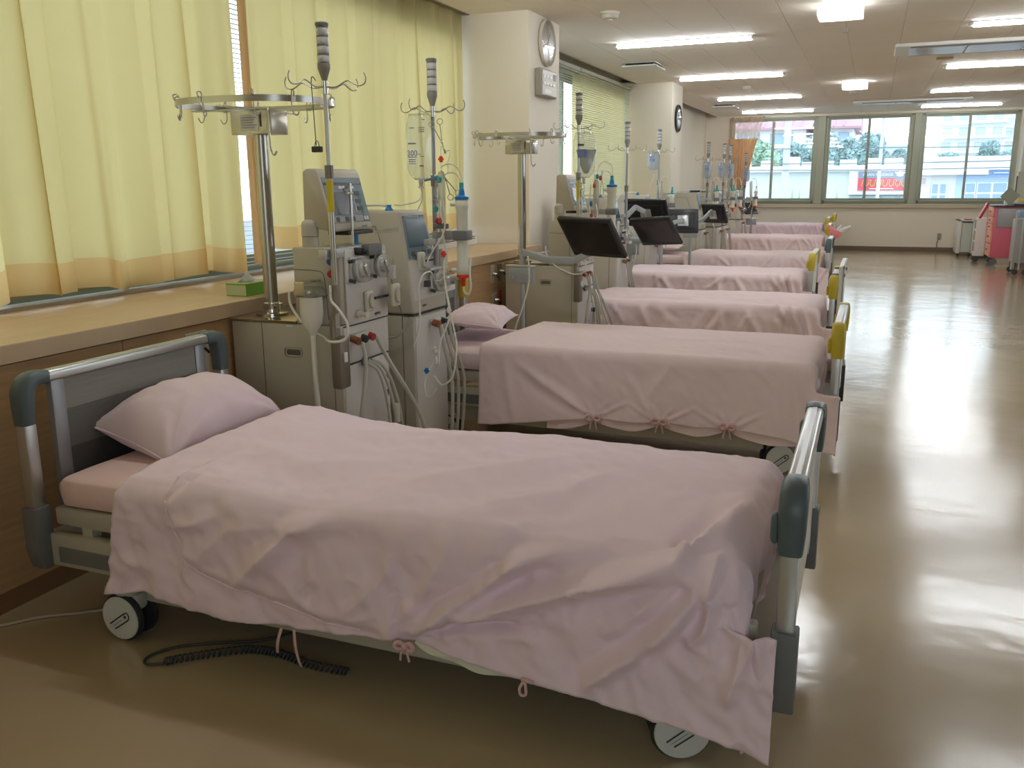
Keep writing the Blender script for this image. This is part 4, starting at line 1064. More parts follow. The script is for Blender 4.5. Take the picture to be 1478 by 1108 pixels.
def zb1(x):
    return float(np.interp(x, [-2.1, -2.02, -1.89, -1.64, -1.34, -1.03, -0.99, -0.71, -0.405, -0.25, -0.118, 0.2],
                              [0.165, 0.175, 0.20, 0.17, 0.185, 0.212, 0.212, 0.178, 0.146, 0.125, 0.095, 0.06]))
def bump1(x, y):
    v = (y-1.86)/0.84
    g = 0.035*math.exp(-((x+1.86)/0.16)**2)*max(0, v)**1.2+0.012*math.exp(-((x+0.95)/0.3)**2)-0.012*math.exp(-((x+1.30)/0.25)**2)
    edge = math.sin(PI*min(1, max(0, v)))**0.6
    return g+0.02*edge
d1, P1 = make_duvet('large lilac-pink duvet on the nearest bed, hanging almost to the floor at the foot corner', -1.945, -1.90, -0.195, 1.835, 2.70, 0.528, zb1, 0.34, F1, 3, 240, 120, pink_a,
                fdrop=0.42, R=0.05, nz=0.014, wr=0.020, bump=bump1, flare=0.05, puffline=SEAM, ext=0.075, headflare=0.085)
for k, (xa, za, xb, zb_) in enumerate(((-1.396, 0.186, -1.413, 0.111), (-1.355, 0.189, -1.339, 0.085))):
    b = B(); P = np.zeros((6, 2, 3))
    for i in range(6):
        t = i/5; P[i, 0] = (xa+(xb-xa)*t-0.005, 1.805-0.008*math.sin(t*3), za+(zb_-za)*t); P[i, 1] = (xa+(xb-xa)*t+0.005, 1.803-0.008*math.sin(t*3), za+(zb_-za)*t)
    grid(b, P); o = obj('ribbon', b, ribbon_m, d1, True); md = o.modifiers.new('thickness', 'SOLIDIFY'); md.thickness = 0.0015
bow(d1, -1.016, 1.80, 0.212, 0.9, ribbon_m)
b = B(); tube(b, [(-0.694, 1.80, 0.182), (-0.703, 1.795, 0.165), (-0.700, 1.795, 0.148), (-0.688, 1.795, 0.150), (-0.688, 1.797, 0.168), (-0.692, 1.80, 0.182)], 0.004, 6, 5); tube(b, [(-0.67, 1.80, 0.183), (-0.70, 1.80, 0.186)], 0.005, 6, 2); obj('ribbon_loop', b, ribbon_m, d1, True)
b = B(); P = np.zeros((40, 6, 3))
for i in range(40):
    x = -1.0+0.30*i/39; g = math.sin(PI*i/39)**0.7
    for j in range(6):
        P[i, j] = (x, 1.832-0.006*math.sin(j*1.2+i*0.35)-0.012*(j/5), zb1(x)+0.03-(0.03+0.024*g)*j/5)
grid(b, P); obj('inner_quilt', b, quilt_w, d1, True)

# ---- bed 2
bed2 = make_bed(0, -0.095, 4.15, -2.33, 0.82, 0.73, joint_yel, foot_dark, 'second bed from the front, bright yellow corner joints and a dark socket at its foot')
make_mattress(-2.29, -0.16, 4.17, 4.99, 0.392, 0.495, pink_pil, 'pale pink mattress of the second bed, seen beside the slim machine', 2)
make_pillow((-2.05, 4.66, 0.60), 0.17, 0.27, 0.075, math.radians(12), 0, pink_pil, 'plump pink pillow on the second bed', 2, tilty=math.radians(6))
def zb2(x): return float(np.interp(x, [-1.9, -1.75, -1.3, -1.15, -1.0, -0.85, -0.7, -0.55, -0.3, -0.1, 0.05], [0.13, 0.135, 0.20, 0.215, 0.21, 0.225, 0.215, 0.225, 0.20, 0.15, 0.12]))
rf = random.Random(4)
def gen_folds(seed, x0, x1, zt, n=9, amp=0.014):
    rf = random.Random(seed); L = []
    for k in range(n):
        x = x0+(x1-x0)*(k+rf.random())/n; ln = rf.uniform(0.10, 0.28); sl = rf.uniform(-0.25, 0.25)
        L.append(([(x, zt-0.04-ln*1.1), (x+sl*0.3, zt-0.04-ln*0.5), (x+sl*0.8, zt-0.01)], amp*rf.uniform(0.5, 1.2), rf.uniform(0.014, 0.03)))
    for k in range(4):
        x = x0+(x1-x0)*rf.random(); q = zt+rf.uniform(0.15, 0.7)
        L.append(([(x, q), (x+0.3, q+rf.uniform(-0.15, 0.15))], amp*0.6, 0.05))
    for k in range(3):      # pulled folds at the foot corner
        L.append(([(x1-0.02-0.05*k, zt-0.28), (x1-0.05-0.05*k, zt-0.12), (x1-0.10-0.09*k, zt+0.02)], amp*1.3, 0.018))
    return L
F2 = gen_folds(11, -1.8, -0.2, 0.55, 6, 0.004)
for xc in (-1.20, -0.87, -0.55):      # pinched above each bow
    for a in (-1.0, -0.3, 0.35, 0.95): F2.append(([(xc, 0.225), (xc+0.07*a, 0.255), (xc+0.17*a, 0.31)], 0.006, 0.009))
F2 += [([(-1.62, 0.47), (-1.5, 0.38), (-1.25, 0.25)], 0.014, 0.025), ([(-1.70, 0.5), (-1.66, 0.3), (-1.62, 0.14)], 0.010, 0.025), ([(-1.05, 0.45), (-0.95, 0.3), (-0.88, 0.23)], 0.008, 0.02)]
d2, P2 = make_duvet('smooth pink duvet on the second bed with three ribbon bows along its lower edge', -1.83, -1.78, -0.17, 4.13, 5.02, 0.548, zb2, 0.34, F2, 5, 190, 90, pink_b, fdrop=0.28, R=0.05, nz=0.010, wr=0.004, flare=0.10)
for xc in (-1.20, -0.87, -0.55): bow(d2, xc, 4.085, zb2(xc)+0.012, 1.25, MATS['ribbon_pink'])
b = B(); P = np.zeros((120, 4, 3))
for i in range(120):
    x = -1.45+1.25*i/119; s = abs(math.sin((x+1.20)/0.325*PI))**0.6
    for j in range(4): P[i, j] = (x, 4.105+0.004*math.sin(i*0.4), zb2(x)+0.02-(0.022+0.042*s)*j/3)
grid(b, P); o = obj('lower_flap', b, pink_c, d2, True)
# open foot-side file board on bed 3
def bedset(k, y0, xf, z, jm, label_b, label_d, label_m, pk, seed, zbm=0.2, xd=None, xh=None, fz=0.73, board=None, pil=None, dup_from=None, zdrop=None, drape=1.0):
    xh = xf-2.2
    dz = z-0.55
    r = copy_tree(bed2, (xf+0.095, y0-4.15, 0), label_b) if jm is joint_yel else copy_tree(bed1, (xf+0.107, y0-1.855, 0), label_b)
    for c in r.children:
        n_ = c.name.split('.')[0]
        if n_ in ('foot_socket',): pass
    make_mattress(xh+0.03, xf-0.07, y0+0.02, y0+0.84, 0.392, 0.495, pk, label_m, seed)
    zb_ = (lambda x: zbm+0.02*math.sin(5*x+seed)-(0.08*max(0, (x-(xf-0.25))/0.25) if drape else 0))
    fl_ = gen_folds(seed, xh+0.6, xf-0.1, z, 11, 0.020)
    d, _ = make_duvet(label_d, (xd or xh+0.5), (xd or xh+0.5)+0.05, xf-0.075, y0-0.02, y0+0.87, z, zb_, 0.34, fl_, seed, 110, 64, pk, fdrop=0.26, R=0.05, nz=0.022, wr=0.012, flare=0.12)
    if pil: make_pillow((min(xh+0.28, (xd or 0)-0.13), y0+0.45, z+0.045), 0.17, 0.27, 0.06, math.radians(seed*5 % 20-10), 0, pk, pil, seed)
    return r
b3 = bedset(3, 6.35, -0.20, 0.515, joint_yel, 'third bed from the front, yellow corner joints, a tall white board clipped on its foot', 'pink duvet of the third bed, diagonal creases on its front side', 'mattress of the third bed, hidden under the pink duvet', pink_b, 13, 0.22, xd=-2.0)
b4 = bedset(4, 8.36, -0.46, 0.53, joint_yel, 'fourth bed from the front, yellow and grey foot post standing short of the row', 'rumpled rose duvet on the fourth bed with a gathered foot corner', 'rose mattress of the fourth bed under its duvet', pink_c, 27, 0.20, xd=-2.28, pil='pink pillow at the head of the fourth bed, just past the second black screen')
b5 = bedset(5, 10.72, -0.42, 0.53, joint_grey, 'fifth bed from the front, grey corner joints, its cover spilling at the foot', 'pink duvet on the fifth bed, its corner hanging low into the aisle', 'pink mattress of the fifth bed under its duvet', pink_c, 31, 0.12, xd=-2.05, pil='pale pillow on the fifth bed showing right of the rear-facing screens')
b6 = bedset(6, 14.15, -0.58, 0.545, joint_yel, 'sixth bed from the front with yellow joints, a pink pouch hanging at its foot', 'smooth-topped rose duvet on the sixth bed', 'rose mattress of the sixth bed under its duvet', pink_c, 47, 0.18, xd=-2.22)
b7 = bedset(7, 16.95, -0.72, 0.615, joint_yel, 'seventh bed from the front, farthest with a duvet', 'mauve-pink duvet on the farthest made bed', 'mauve mattress of the seventh bed under its duvet', pink_d, 53, 0.22, xd=-2.33)
b8 = copy_tree(bed2, (-0.66+0.095, 18.25-4.15, 0.03), 'unmade bed at the very end of the row, only its tall yellow-cornered foot showing')
# board at the foot of bed 3
r = thing('notice_board', (-0.16, 6.7, 0.36), 'tall white board standing on the foot rail of the third bed', 'board')
b = B(); box(b, -0.172, -0.145, 6.36, 7.10, 0.36, 0.80, 0.006); obj('board', b, white_p, r)
b = B(); box(b, -0.144, -0.137, 6.36, 7.10, 0.785, 0.80); box(b, -0.144, -0.137, 6.36, 6.375, 0.36, 0.80); obj('edge_strip', b, alu_d, r)
for yy in (6.46, 6.98):
    b = B(); box(b, -0.22, -0.132, yy-0.02, yy+0.02, 0.72, 0.742, 0.004); obj('clip', b, grey_p, r)
# pink pouch with gloves on bed 6
r = thing('pouch', (-0.50, 14.02, 0.54), 'bright pink pouch with white gloves sticking out, hung on the sixth bed foot', 'pouch')
b = B(); prism(b, [(-0.55, 0.70), (-0.38, 0.64), (-0.40, 0.57), (-0.44, 0.54), (-0.53, 0.56)], 'y', 13.97, 14.07, 0.015); obj('bag', b, mat('coral_pink', (0.80, 0.22, 0.24), 0.5), r, True, 40)
for k, (dx, dz) in enumerate(((0.05, 0.13), (0.12, 0.10), (0.18, 0.12), (0.10, 0.03))):
    b = B(); tube(b, [(-0.46, 14.01+0.01*k, 0.63), (-0.46+dx*0.6, 14.0, 0.63+dz*0.4), (-0.44+dx, 14.01, 0.63+dz*0.8)], lambda t: 0.026*(1-0.4*t), 7, 4)
    obj('glove', b, mat('glove_white', (0.80, 0.80, 0.78), 0.7), r, True)
b = B(); tube(b, [(-0.50, 14.05, 0.67), (-0.54, 14.11, 0.715), (-0.58, 14.17, 0.736)], 0.008, 6, 3); tube(b, [(-0.54, 14.05, 0.67), (-0.57, 14.11, 0.715), (-0.60, 14.17, 0.736)], 0.008, 6, 3); obj('strap', b, MATS['coral_pink'], r, True)
# coiled cord and floor cable
b = B(); ctr = crom([(-1.28, 1.93, 0.012), (-1.40, 1.925, 0.012), (-1.52, 1.945, 0.012), (-1.62, 1.93, 0.012), (-1.72, 1.86, 0.012), (-1.80, 1.79, 0.012)], 60); pts = []
for i, p in enumerate(ctr):
    a = i*0.85; pts.append(p+Vector((0.0, 0.011*math.cos(a), 0.011*math.sin(a))))
tube(b, pts, 0.0032, 5, 1, smooth=False)
tube(b, [(-1.80, 1.79, 0.006), (-1.85, 1.765, 0.006), (-1.875, 1.80, 0.006), (-1.84, 1.87, 0.006), (-1.75, 1.93, 0.006), (-1.6, 2.02, 0.006), (-1.5, 2.2, 0.006)], 0.004, 6, 6)
tag(obj('coiled_cord', b, mat('cord_dark', (0.06, 0.06, 0.06), 0.5), None, True), 'dark coiled hand-control cord lying on the floor under the nearest bed', 'cord')
b = B(); tube(b, [(-2.52, 1.72, 0.006), (-2.45, 1.785, 0.005), (-2.38, 1.87, 0.005), (-2.27, 1.95, 0.005), (-2.1, 2.1, 0.005), (-1.95, 2.3, 0.005)], 0.005, 6, 6)
tag(obj('floor_cable', b, mat('cable_cream', (0.45, 0.38, 0.28), 0.5), None, True), 'thin cream cable on the floor behind the nearest caster, left edge', 'cable')

# ================================================================== MACHINES
def infusion_pole(root, x, y, z0, zh, wide=0.175, yellow=True, dark=False, sensor=True):
    """mast clamped to the machine: hook arms and signal light on top"""
    mt = alu_d if dark else steel
    f = B(); cyl(f, (x, y, z0), (x, y, zh-0.30), 0.0125, n=14); cyl(f, (x, y, zh-0.32), (x, y, zh+0.02), 0.0085, n=12)
    pole = obj('infusion_pole', f, mt, root, True, 40)
    f = B(); cyl(f, (x, y, zh-0.345), (x, y, zh-0.295), 0.017, n=14); obj('height_clamp', f, mat('clamp_bronze', (0.20, 0.18, 0.15), 0.4, 0.6), pole, True, 40)
    if yellow:
        f = B(); cyl(f, (x, y, zh-0.47), (x, y, zh-0.35), 0.0135, n=14); obj('yellow_label', f, yel_l, pole, True, 40)
    f = B(); cyl(f, (x, y, zh-0.035), (x, y, zh+0.012), 0.013, n=12); obj('hook_hub', f, chrome, pole, True, 40)
    for a in (0.0, 1.35, PI, PI+1.35):
        c, s = math.cos(a), math.sin(a); w_ = wide
        prof = [(0.012, -0.010), (0.05, -0.012), (0.085, 0.004), (0.105, 0.008), (0.13, -0.006), (0.152, -0.012), (0.172, -0.004), (0.178, 0.016), (0.170, 0.034)]
        f = B(); tube(f, [(x+c*p*w_/0.175, y+s*p*w_/0.175, zh+q) for p, q in prof], 0.0026, 6, 3); obj('hook_arm', f, steel, root, True)
    f = B(); lathe(f, [(0.010, zh+0.012), (0.012, zh+0.02), (0.020, zh+0.045), (0.024, zh+0.055), (0.024, zh+0.075)], (x, y, 0), 18); tw = obj('signal_tower', f, mat('tower_base_grey', (0.26, 0.25, 0.22), 0.5), root, True, 40)
    for k in range(4):
        z = zh+0.077+k*0.032
        f = B(); lathe(f, [(0.021, z), (0.0225, z+0.003), (0.0225, z+0.022), (0.021, z+0.025)], (x, y, 0), 18); obj('lens', f, lens_m, tw, True, 40)
        f = B(); lathe(f, [(0.019, z+0.0235), (0.0225, z+0.025), (0.0225, z+0.031), (0.019, z+0.0335)], (x, y, 0), 18); obj('lens_ring', f, grey_p, tw, True, 40)
    z = zh+0.077+4*0.032; f = B(); lathe(f, [(0.024, z), (0.025, z+0.003), (0.025, z+0.010), (0.020, z+0.014)], (x, y, 0), 18); obj('tower_cap', f, mat('tower_cap_grey', (0.20, 0.19, 0.17), 0.5), tw, True, 40)
    return pole

def pump(root, x, yc, zc, r_, nm='blood_pump'):
    f = B(); box(f, x, x+0.012, yc-r_*1.15, yc+r_*1.15, zc-r_*1.1, zc+r_*1.15, 0.006); p = obj(nm, f, mach_f, root, True, 40)
    f = B(); lathe(f, [(r_*0.92, 0.010), (r_*0.92, 0.028), (r_*0.6, 0.032), (r_*0.5, 0.045), (0.01, 0.047)], (x, yc, zc), 24, 'x'); obj('rotor', f, mat('rotor_steel', (0.46, 0.45, 0.42), 0.45, 0.2), p, True, 40)
    f = B(); Mx = Matrix.Translation((x+0.050, yc, zc)) @ Matrix.Rotation(0.5, 4, 'X'); box(f, -0.006, 0.006, -0.008, 0.008, -r_*0.6, r_*0.6, 0.004, M=Mx); obj('rotor_arm', f, chrome, p, True, 40)
    f = B(); lathe(f, [(r_*1.0, 0.012), (r_*1.02, 0.035), (r_*0.9, 0.060), (r_*0.5, 0.066), (0.01, 0.067)], (x, yc, zc), 24, 'x'); obj('pump_cover', f, clear('pump_cover_clear', (0.97, 0.97, 0.97), 0.12, 0.08, (0.8, 0.8, 0.78)), p, True)
    for k in (-1, 1):
        f = B(); cyl(f, (x+0.005, yc-r_*1.1, zc+k*r_*0.75), (x+0.03, yc-r_*1.2, zc+k*r_*0.85), 0.008, n=10); obj('tube_guide', f, foot_dark, p, True, 40)

def clampv(root, x, yc, zc, s=1.0):
    f = B(); box(f, x, x+0.022, yc-0.030*s, yc+0.030*s, zc-0.045*s, zc+0.045*s, 0.010, seg=3); p = obj('tube_clamp', f, offw, root, True, 50)
    f = B(); tube(f, [(x+0.024, yc+0.012*s, zc+0.028*s), (x+0.028, yc-0.014*s, zc+0.018*s), (x+0.028, yc-0.014*s, zc-0.018*s), (x+0.024, yc+0.012*s, zc-0.028*s)], 0.005, 7, 4); obj('clamp_groove', f, cream, p, True)

def machine_a():
    yb, ya = 3.42, 3.04; xf = -1.96
    r = thing('dialysis_machine', (-2.23, 3.23, 0), 'dialysis machine with a separate swivelling monitor head, nearest of all', 'dialysis machine', 'dialysis machines')
    f = B(); box(f, -2.50, xf, ya, yb, 0.05, 0.795, 0.006); obj('lower_cabinet', f, mach, r, True, 40)
    f = B(); box(f, -2.495, xf-0.005, ya+0.005, yb-0.005, 0.0, 0.05); obj('base_plinth', f, foot_dark, r)
    for x_ in (-2.345, -2.0):
        f = B(); box(f, x_-0.0012, x_+0.0012, ya-0.001, ya+0.002, 0.06, 0.79); obj('side_joint', f, seam, r)
    f = B(); box(f, -2.235, -2.15, ya-0.0015, ya+0.01, 0.655, 0.695, 0.014, seg=4); obj('grip_recess', f, mat('recess_brown', (0.14, 0.125, 0.095), 0.6), r, True, 40)
    f = B(); box(f, -2.51, -2.172, ya-0.006, yb+0.005, 0.797, 0.807, 0.001, seg=1); obj('top_plate', f, mach_top, r)
    f = B(); box(f, -2.22, -2.185, ya-0.003, ya+0.0, 0.782, 0.790); obj('sticker', f, white_p, r)
    # upper body with chamfered front corner
    f = B(); prism(f, [(-2.17, ya), (-2.02, ya), (-1.965, ya+0.022), (xf, ya+0.05), (xf, yb), (-2.17, yb)], 'z', 0.797, 1.108, 0.006); obj('upper_body', f, mach, r, True, 40)
    f = B(); tube(f, [(-2.165, ya-0.001, 1.020), (-2.05, ya-0.001, 1.016), (-2.025, ya-0.001, 0.995), (-2.018, ya-0.001, 0.93), (-2.012, ya-0.001, 0.82)], 0.0012, 4, 5); obj('side_joint', f, seam, r)
    f = B(); box(f, xf-0.002, xf+0.010, ya+0.045, yb-0.004, 0.790, 1.098, 0.006); obj('pump_panel', f, mach_f, r, True, 40)
    f = B(); box(f, xf-0.002, xf+0.006, ya+0.014, yb-0.004, 0.632, 0.786, 0.004); box(f, xf-0.002, xf+0.004, ya+0.014, yb-0.004, 0.06, 0.624, 0.004); obj('front_cover', f, mach_f, r, True, 40)
    f = B(); box(f, xf, xf+0.008, ya+0.02, yb-0.01, 0.7865, 0.7895); box(f, xf-0.002, xf+0.003, ya+0.014, yb-0.01, 0.625, 0.631); obj('front_joint', f, seam, r)
    # ports on the chamfer
    for z, mt in ((1.055, blue_p), (1.005, redd)):
        f = B(); lathe(f, [(0.016, 0.0), (0.016, 0.006), (0.010, 0.007), (0.010, 0.012), (0.004, 0.012)], (0, 0, 0), 16, 'x')
        Mx = Matrix.Translation((-1.995, ya+0.008, z)) @ Matrix.Rotation(-1.15, 4, 'Z')
        for v in f.verts: v.co = Mx @ v.co
        obj('port', f, mt, r, True, 40)
    pump(r, xf+0.008, ya+0.125, 1.012, 0.050); pump(r, xf+0.008, yb-0.085, 1.018, 0.050)
    f = B(); box(f, xf+0.005, xf+0.035, yb+0.002, yb+0.035, 0.95, 1.01, 0.004); obj('side_bracket', f, mach_f, r, True, 40)
    clampv(r, xf+0.008, ya+0.20, 0.875); clampv(r, xf+0.045, yb-0.02, 0.885, 1.1)
    f = B(); box(f, xf+0.02, xf+0.03, ya+0.24, yb-0.03, 0.878, 0.888); obj('clamp_bar', f, foot_dark, r)
    f = B(); lathe(f, [(0.014, 0.0), (0.018, 0.012), (0.010, 0.02), (0.010, 0.04), (0.015, 0.05)], (xf+0.008, ya+0.12, 0.83), 14, 'x'); obj('outlet_nozzle', f, offw, r, True, 40)
    text('NIPRO', 0.017, (xf+0.0115, yb-0.10, 0.812), (0, 1, 0), (0, 0, 1), seam, r)
    text('NCU-18', 0.009, (xf+0.0115, yb-0.045, 0.812), (0, 1, 0), (0, 0, 1), grey_p, r) if False else None
    # coupling valves
    f = B(); box(f, xf+0.004, xf+0.035, ya+0.06, ya+0.20, 0.725, 0.755, 0.004); v = obj('coupler_block', f, offw, r, True, 40)
    for k, mt in enumerate((copper, foot_dark, redd)):
        f = B(); cyl(f, (xf+0.02, ya+0.055+0.058*k, 0.738), (xf+0.055, ya+0.050+0.058*k, 0.728), 0.016, n=14); obj('coupler', f, mt, v, True, 40)
    for k, (y1_, y2_, x2) in enumerate(((ya+0.08, ya+0.02, xf+0.06), (ya+0.20, ya+0.46, xf+0.16))):
        f = B(); tube(f, [(xf+0.05, y1_, 0.72), (xf+0.07, y1_+(y2_-y1_)*0.2, 0.62), (x2-0.01, y1_+(y2_-y1_)*0.7, 0.35), (x2, y2_, 0.10)], 0.009, 8); obj('hose', f, tubing, r, True)
    f = B(); lathe(f, [(0.02, 0), (0.022, 0.01), (0.012, 0.02)], (xf+0.004, ya+0.16, 0.625), 14, 'x'); obj('hose_socket', f, grey_p, r, True, 40)
    for k in range(3):
        f = B(); tube(f, [(xf+0.02, ya+0.13+0.03*k, 0.625), (xf+0.07, ya+0.17+0.03*k, 0.58), (xf+0.09, ya+0.21+0.045*k, 0.40), (xf+0.09, ya+0.23+0.06*k, 0.10)], 0.0075, 7); obj('hose', f, tubing, r, True)
    f = B(); cyl(f, (xf+0.095, ya+0.265, 0.42), (xf+0.095, ya+0.27, 0.34), 0.013, n=12); obj('hose_joint', f, offw, r, True, 40)
    for z in (0.50, 0.43, 0.36):
        f = B(); box(f, xf+0.003, xf+0.006, yb-0.045, yb-0.02, z, z+0.03, 0.002); obj('latch', f, foot_dark if z > 0.4 else white_p, r)
    # rail clamp with knob and dark pad across the top of the pump panel
    f = B(); box(f, -1.99, -1.955, 2.955, 3.335, 1.070, 1.108, 0.004); bar = obj('cross_bar', f, mat('bar_silver', (0.50, 0.51, 0.51), 0.35, 0.4), r, True, 40)
    f = B(); cyl(f, (-1.955, 3.17, 1.088), (-1.915, 3.17, 1.086), 0.016, n=12); cyl(f, (-1.915, 3.17, 1.086), (-1.895, 3.17, 1.085), 0.010, n=10); obj('knob', f, black, bar, True, 40)
    f = B(); box(f, -1.955, -1.925, 3.23, 3.34, 1.065, 1.112, 0.004); obj('clamp_pad', f, grey_p, bar, True, 40)
    # monitor head
    f = B(); prism(f, [(-2.135, 1.195), (-2.13, 1.405), (-2.115, 1.418), (-2.070, 1.418), (-2.058, 1.405), (-1.998, 1.175), (-2.005, 1.168)], 'y', 3.08, 3.395, 0.008)
    mh = obj('monitor_head', f, mach, r, True, 40)
    nx, nz_ = 0.23, 0.06; n_ = Vector((nx, 0, nz_)).normalized(); u_ = Vector((-nz_, 0, nx)).normalized()
    def on(y, t, off): return Vector((-1.998, y, 1.175))+u_*t+n_*off
    def patch(y0_, y1_, t0, t1, off, mt, nm, par, th=0.003):
        f = B(); q = []
        for o_ in (off-th, off): q += [f.verts.new(on(y, t, o_)) for y, t in ((y0_, t0), (y1_, t0), (y1_, t1), (y0_, t1))]
        for a in ((0, 1, 2, 3), (4, 5, 6, 7), (0, 1, 5, 4), (1, 2, 6, 5), (2, 3, 7, 6), (3, 0, 4, 7)): f.faces.new([q[i] for i in a])
        return obj(nm, f, mt, par)
    pn = patch(3.095, 3.385, 0.028, 0.215, 0.002, slate_b, 'control_face', mh)
    mh2 = r
    patch(3.335, 3.382, 0.03, 0.16, 0.0035, teal_b, 'key_strip', r)
    patch(3.098, 3.382, 0.183, 0.194, 0.0035, lcd, 'dark_line', r)
    patch(3.125, 3.29, 0.062, 0.155, 0.0035, lcd, 'screen', r)
    for k in range(3): patch(3.305, 3.345, 0.14-0.032*k, 0.156-0.032*k, 0.0045, foot_dark, 'key', r)
    for k, mt in enumerate((white_p, foot_dark, white_p)): patch(3.20+0.045*k, 3.225+0.045*k, 0.168, 0.179, 0.004, mt, 'indicator', r)
    for k in range(2): patch(3.345+0.02*k-0.01, 3.361+0.02*k-0.01, 0.035, 0.05, 0.0045, mach_f, 'key', r)
    patch(3.10, 3.33, 0.03, 0.055, 0.0035, mat('key_strip_light', (0.35, 0.35, 0.33), 0.5), 'key_strip', r)
    for k, yy in enumerate((3.12, 3.19, 3.24)): patch(yy, yy+0.026, 0.033, 0.052, 0.0045, foot_dark, 'key', r)
    patch(3.31, 3.35, 0.006, 0.012, 0.0005, grey_p, 'small_print', r)
    f = B(); lathe(f, [(0.034, 1.065), (0.036, 1.075), (0.034, 1.09), (0.033, 1.15)], (-2.11, 3.085, 0), 24); obj('neck_base', f, mach, r, True, 40)
    f = B(); lathe(f, [(0.0345, 1.152), (0.0345, 1.195), (0.030, 1.21), (0.012, 1.218)], (-2.11, 3.085, 0), 24); obj('neck_cap', f, mach, r, True, 50)
    f = B(); box(f, -2.02, -1.93, 3.38, 3.50, 1.150, 1.158, 0.003); box(f, -1.94, -1.93, 3.38, 3.50, 1.158, 1.170, 0.002); obj('side_tray', f, clear_pl, r)
    f = B(); box(f, -2.10, -2.0, 3.20, 3.40, 1.150, 1.166, 0.004); obj('tray_arm', f, foot_dark, r)
    f = B(); cyl(f, (-2.02, 3.28, 1.108), (-2.02, 3.28, 1.15), 0.014, n=12); obj('top_nozzle', f, bluecap, r, True, 40)
    f = B(); cyl(f, (-1.985, 3.205, 1.10), (-1.985, 3.205, 1.36), 0.006, n=10); pr_ = obj('sensor_rod', f, chrome, r, True, 40)
    f = B(); box(f, -1.995, -1.975, 3.17, 3.215, 1.315, 1.325, 0.003); cyl(f, (-1.99, 3.175, 1.325), (-1.985, 3.15, 1.345), 0.006, n=8); obj('rod_clip', f, chrome, pr_, True, 40)
    # mast
    infusion_pole(r, -1.94, 2.985, 0.80, 1.722)
    f = B(); box(f, -1.966, -1.918, 2.968, 3.04, 0.55, 0.76, 0.010); hb = obj('pole_holder', f, mat('holder_bronze', (0.20, 0.165, 0.13), 0.45, 0.4), r, True, 40)
    f = B(); box(f, -1.918, -1.908, 2.985, 3.005, 0.66, 0.70, 0.003); obj('lever', f, white_p, hb)
    f = B(); tube(f, [(-1.94, 2.985, 0.97), (-1.94, 2.985, 0.87), (-1.955, 2.985, 0.82), (-1.955, 2.985, 0.75)], 0.014, 12, 6); obj('pole_foot', f, mat('holder_bronze2', (0.26, 0.22, 0.18), 0.35, 0.6), r, True, 40)
    f = B(); tube(f, [(-2.19, 3.03, 0.93), (-2.18, 3.025, 0.87), (-2.11, 3.02, 0.79), (-2.03, 3.015, 0.755), (-1.96, 2.965, 0.745), (-1.89, 2.96, 0.76), (-1.875, 2.96, 0.82), (-1.915, 2.96, 0.88), (-1.95, 2.97, 0.91), (-1.985, 3.02, 0.96)], 0.0055, 8); obj('power_lead', f, white_p, r, True)
    return r
mA = machine_a()

# drain funnel hanging beside machine A
r = thing('drain_funnel', (-2.05, 3.0, 0.86), 'translucent funnel cup with steel clip and long drain hose on the nearest machine', 'funnel')
f = B(); lathe(f, [(0.058, 0.925), (0.060, 0.93), (0.060, 0.95), (0.055, 0.957), (0.02, 0.958)], (-2.055, 2.975, 0), 24); obj('lid', f, clear_pl, r, True, 40)
f = B(); lathe(f, [(0.045, 0.92), (0.046, 0.855), (0.040, 0.815), (0.016, 0.775), (0.012, 0.765)], (-2.048, 2.975, 0), 22); obj('cup', f, tube_w, r, True, 40)
f = B(); tube(f, [(-2.048, 2.975, 0.77), (-2.043, 2.97, 0.6), (-2.035, 2.965, 0.4), (-2.03, 2.965, 0.2), (-2.03, 2.96, 0.03)], 0.012, 10); obj('drain_hose', f, tube_w, r, True)
f = B(); box(f, -2.078, -2.032, 2.908, 2.915, 0.93, 0.985, 0.002); box(f, -2.075, -2.035, 2.915, 3.035, 0.976, 0.984, 0.002); obj('steel_clip', f, chrome, r)
f = B(); box(f, -2.10, -2.01, 2.95, 3.04, 0.918, 0.924, 0.002); obj('ring_plate', f, mat('bronze_plate', (0.2, 0.17, 0.12), 0.4, 0.5), r)

# black-hooked clip on the mast
r = thing('hanging_clip', (-1.99, 2.97, 1.50), 'thin black wire hanger with a black spring clip on the nearest mast', 'clip')
f = B(); tube(f, [(-1.975, 2.98, 1.735), (-1.985, 2.975, 1.75), (-1.992, 2.975, 1.735), (-1.99, 2.975, 1.66), (-1.985, 2.975, 1.50)], 0.0018, 5, 5); obj('wire', f, black, r, True)
f = B(); box(f, -1.995, -1.955, 2.955, 2.975, 1.475, 1.497, 0.003); tube(f, [(-1.985, 2.965, 1.497), (-1.98, 2.965, 1.515), (-1.97, 2.965, 1.515), (-1.965, 2.965, 1.497)], 0.0015, 5, 3); obj('spring_clip', f, black, r)

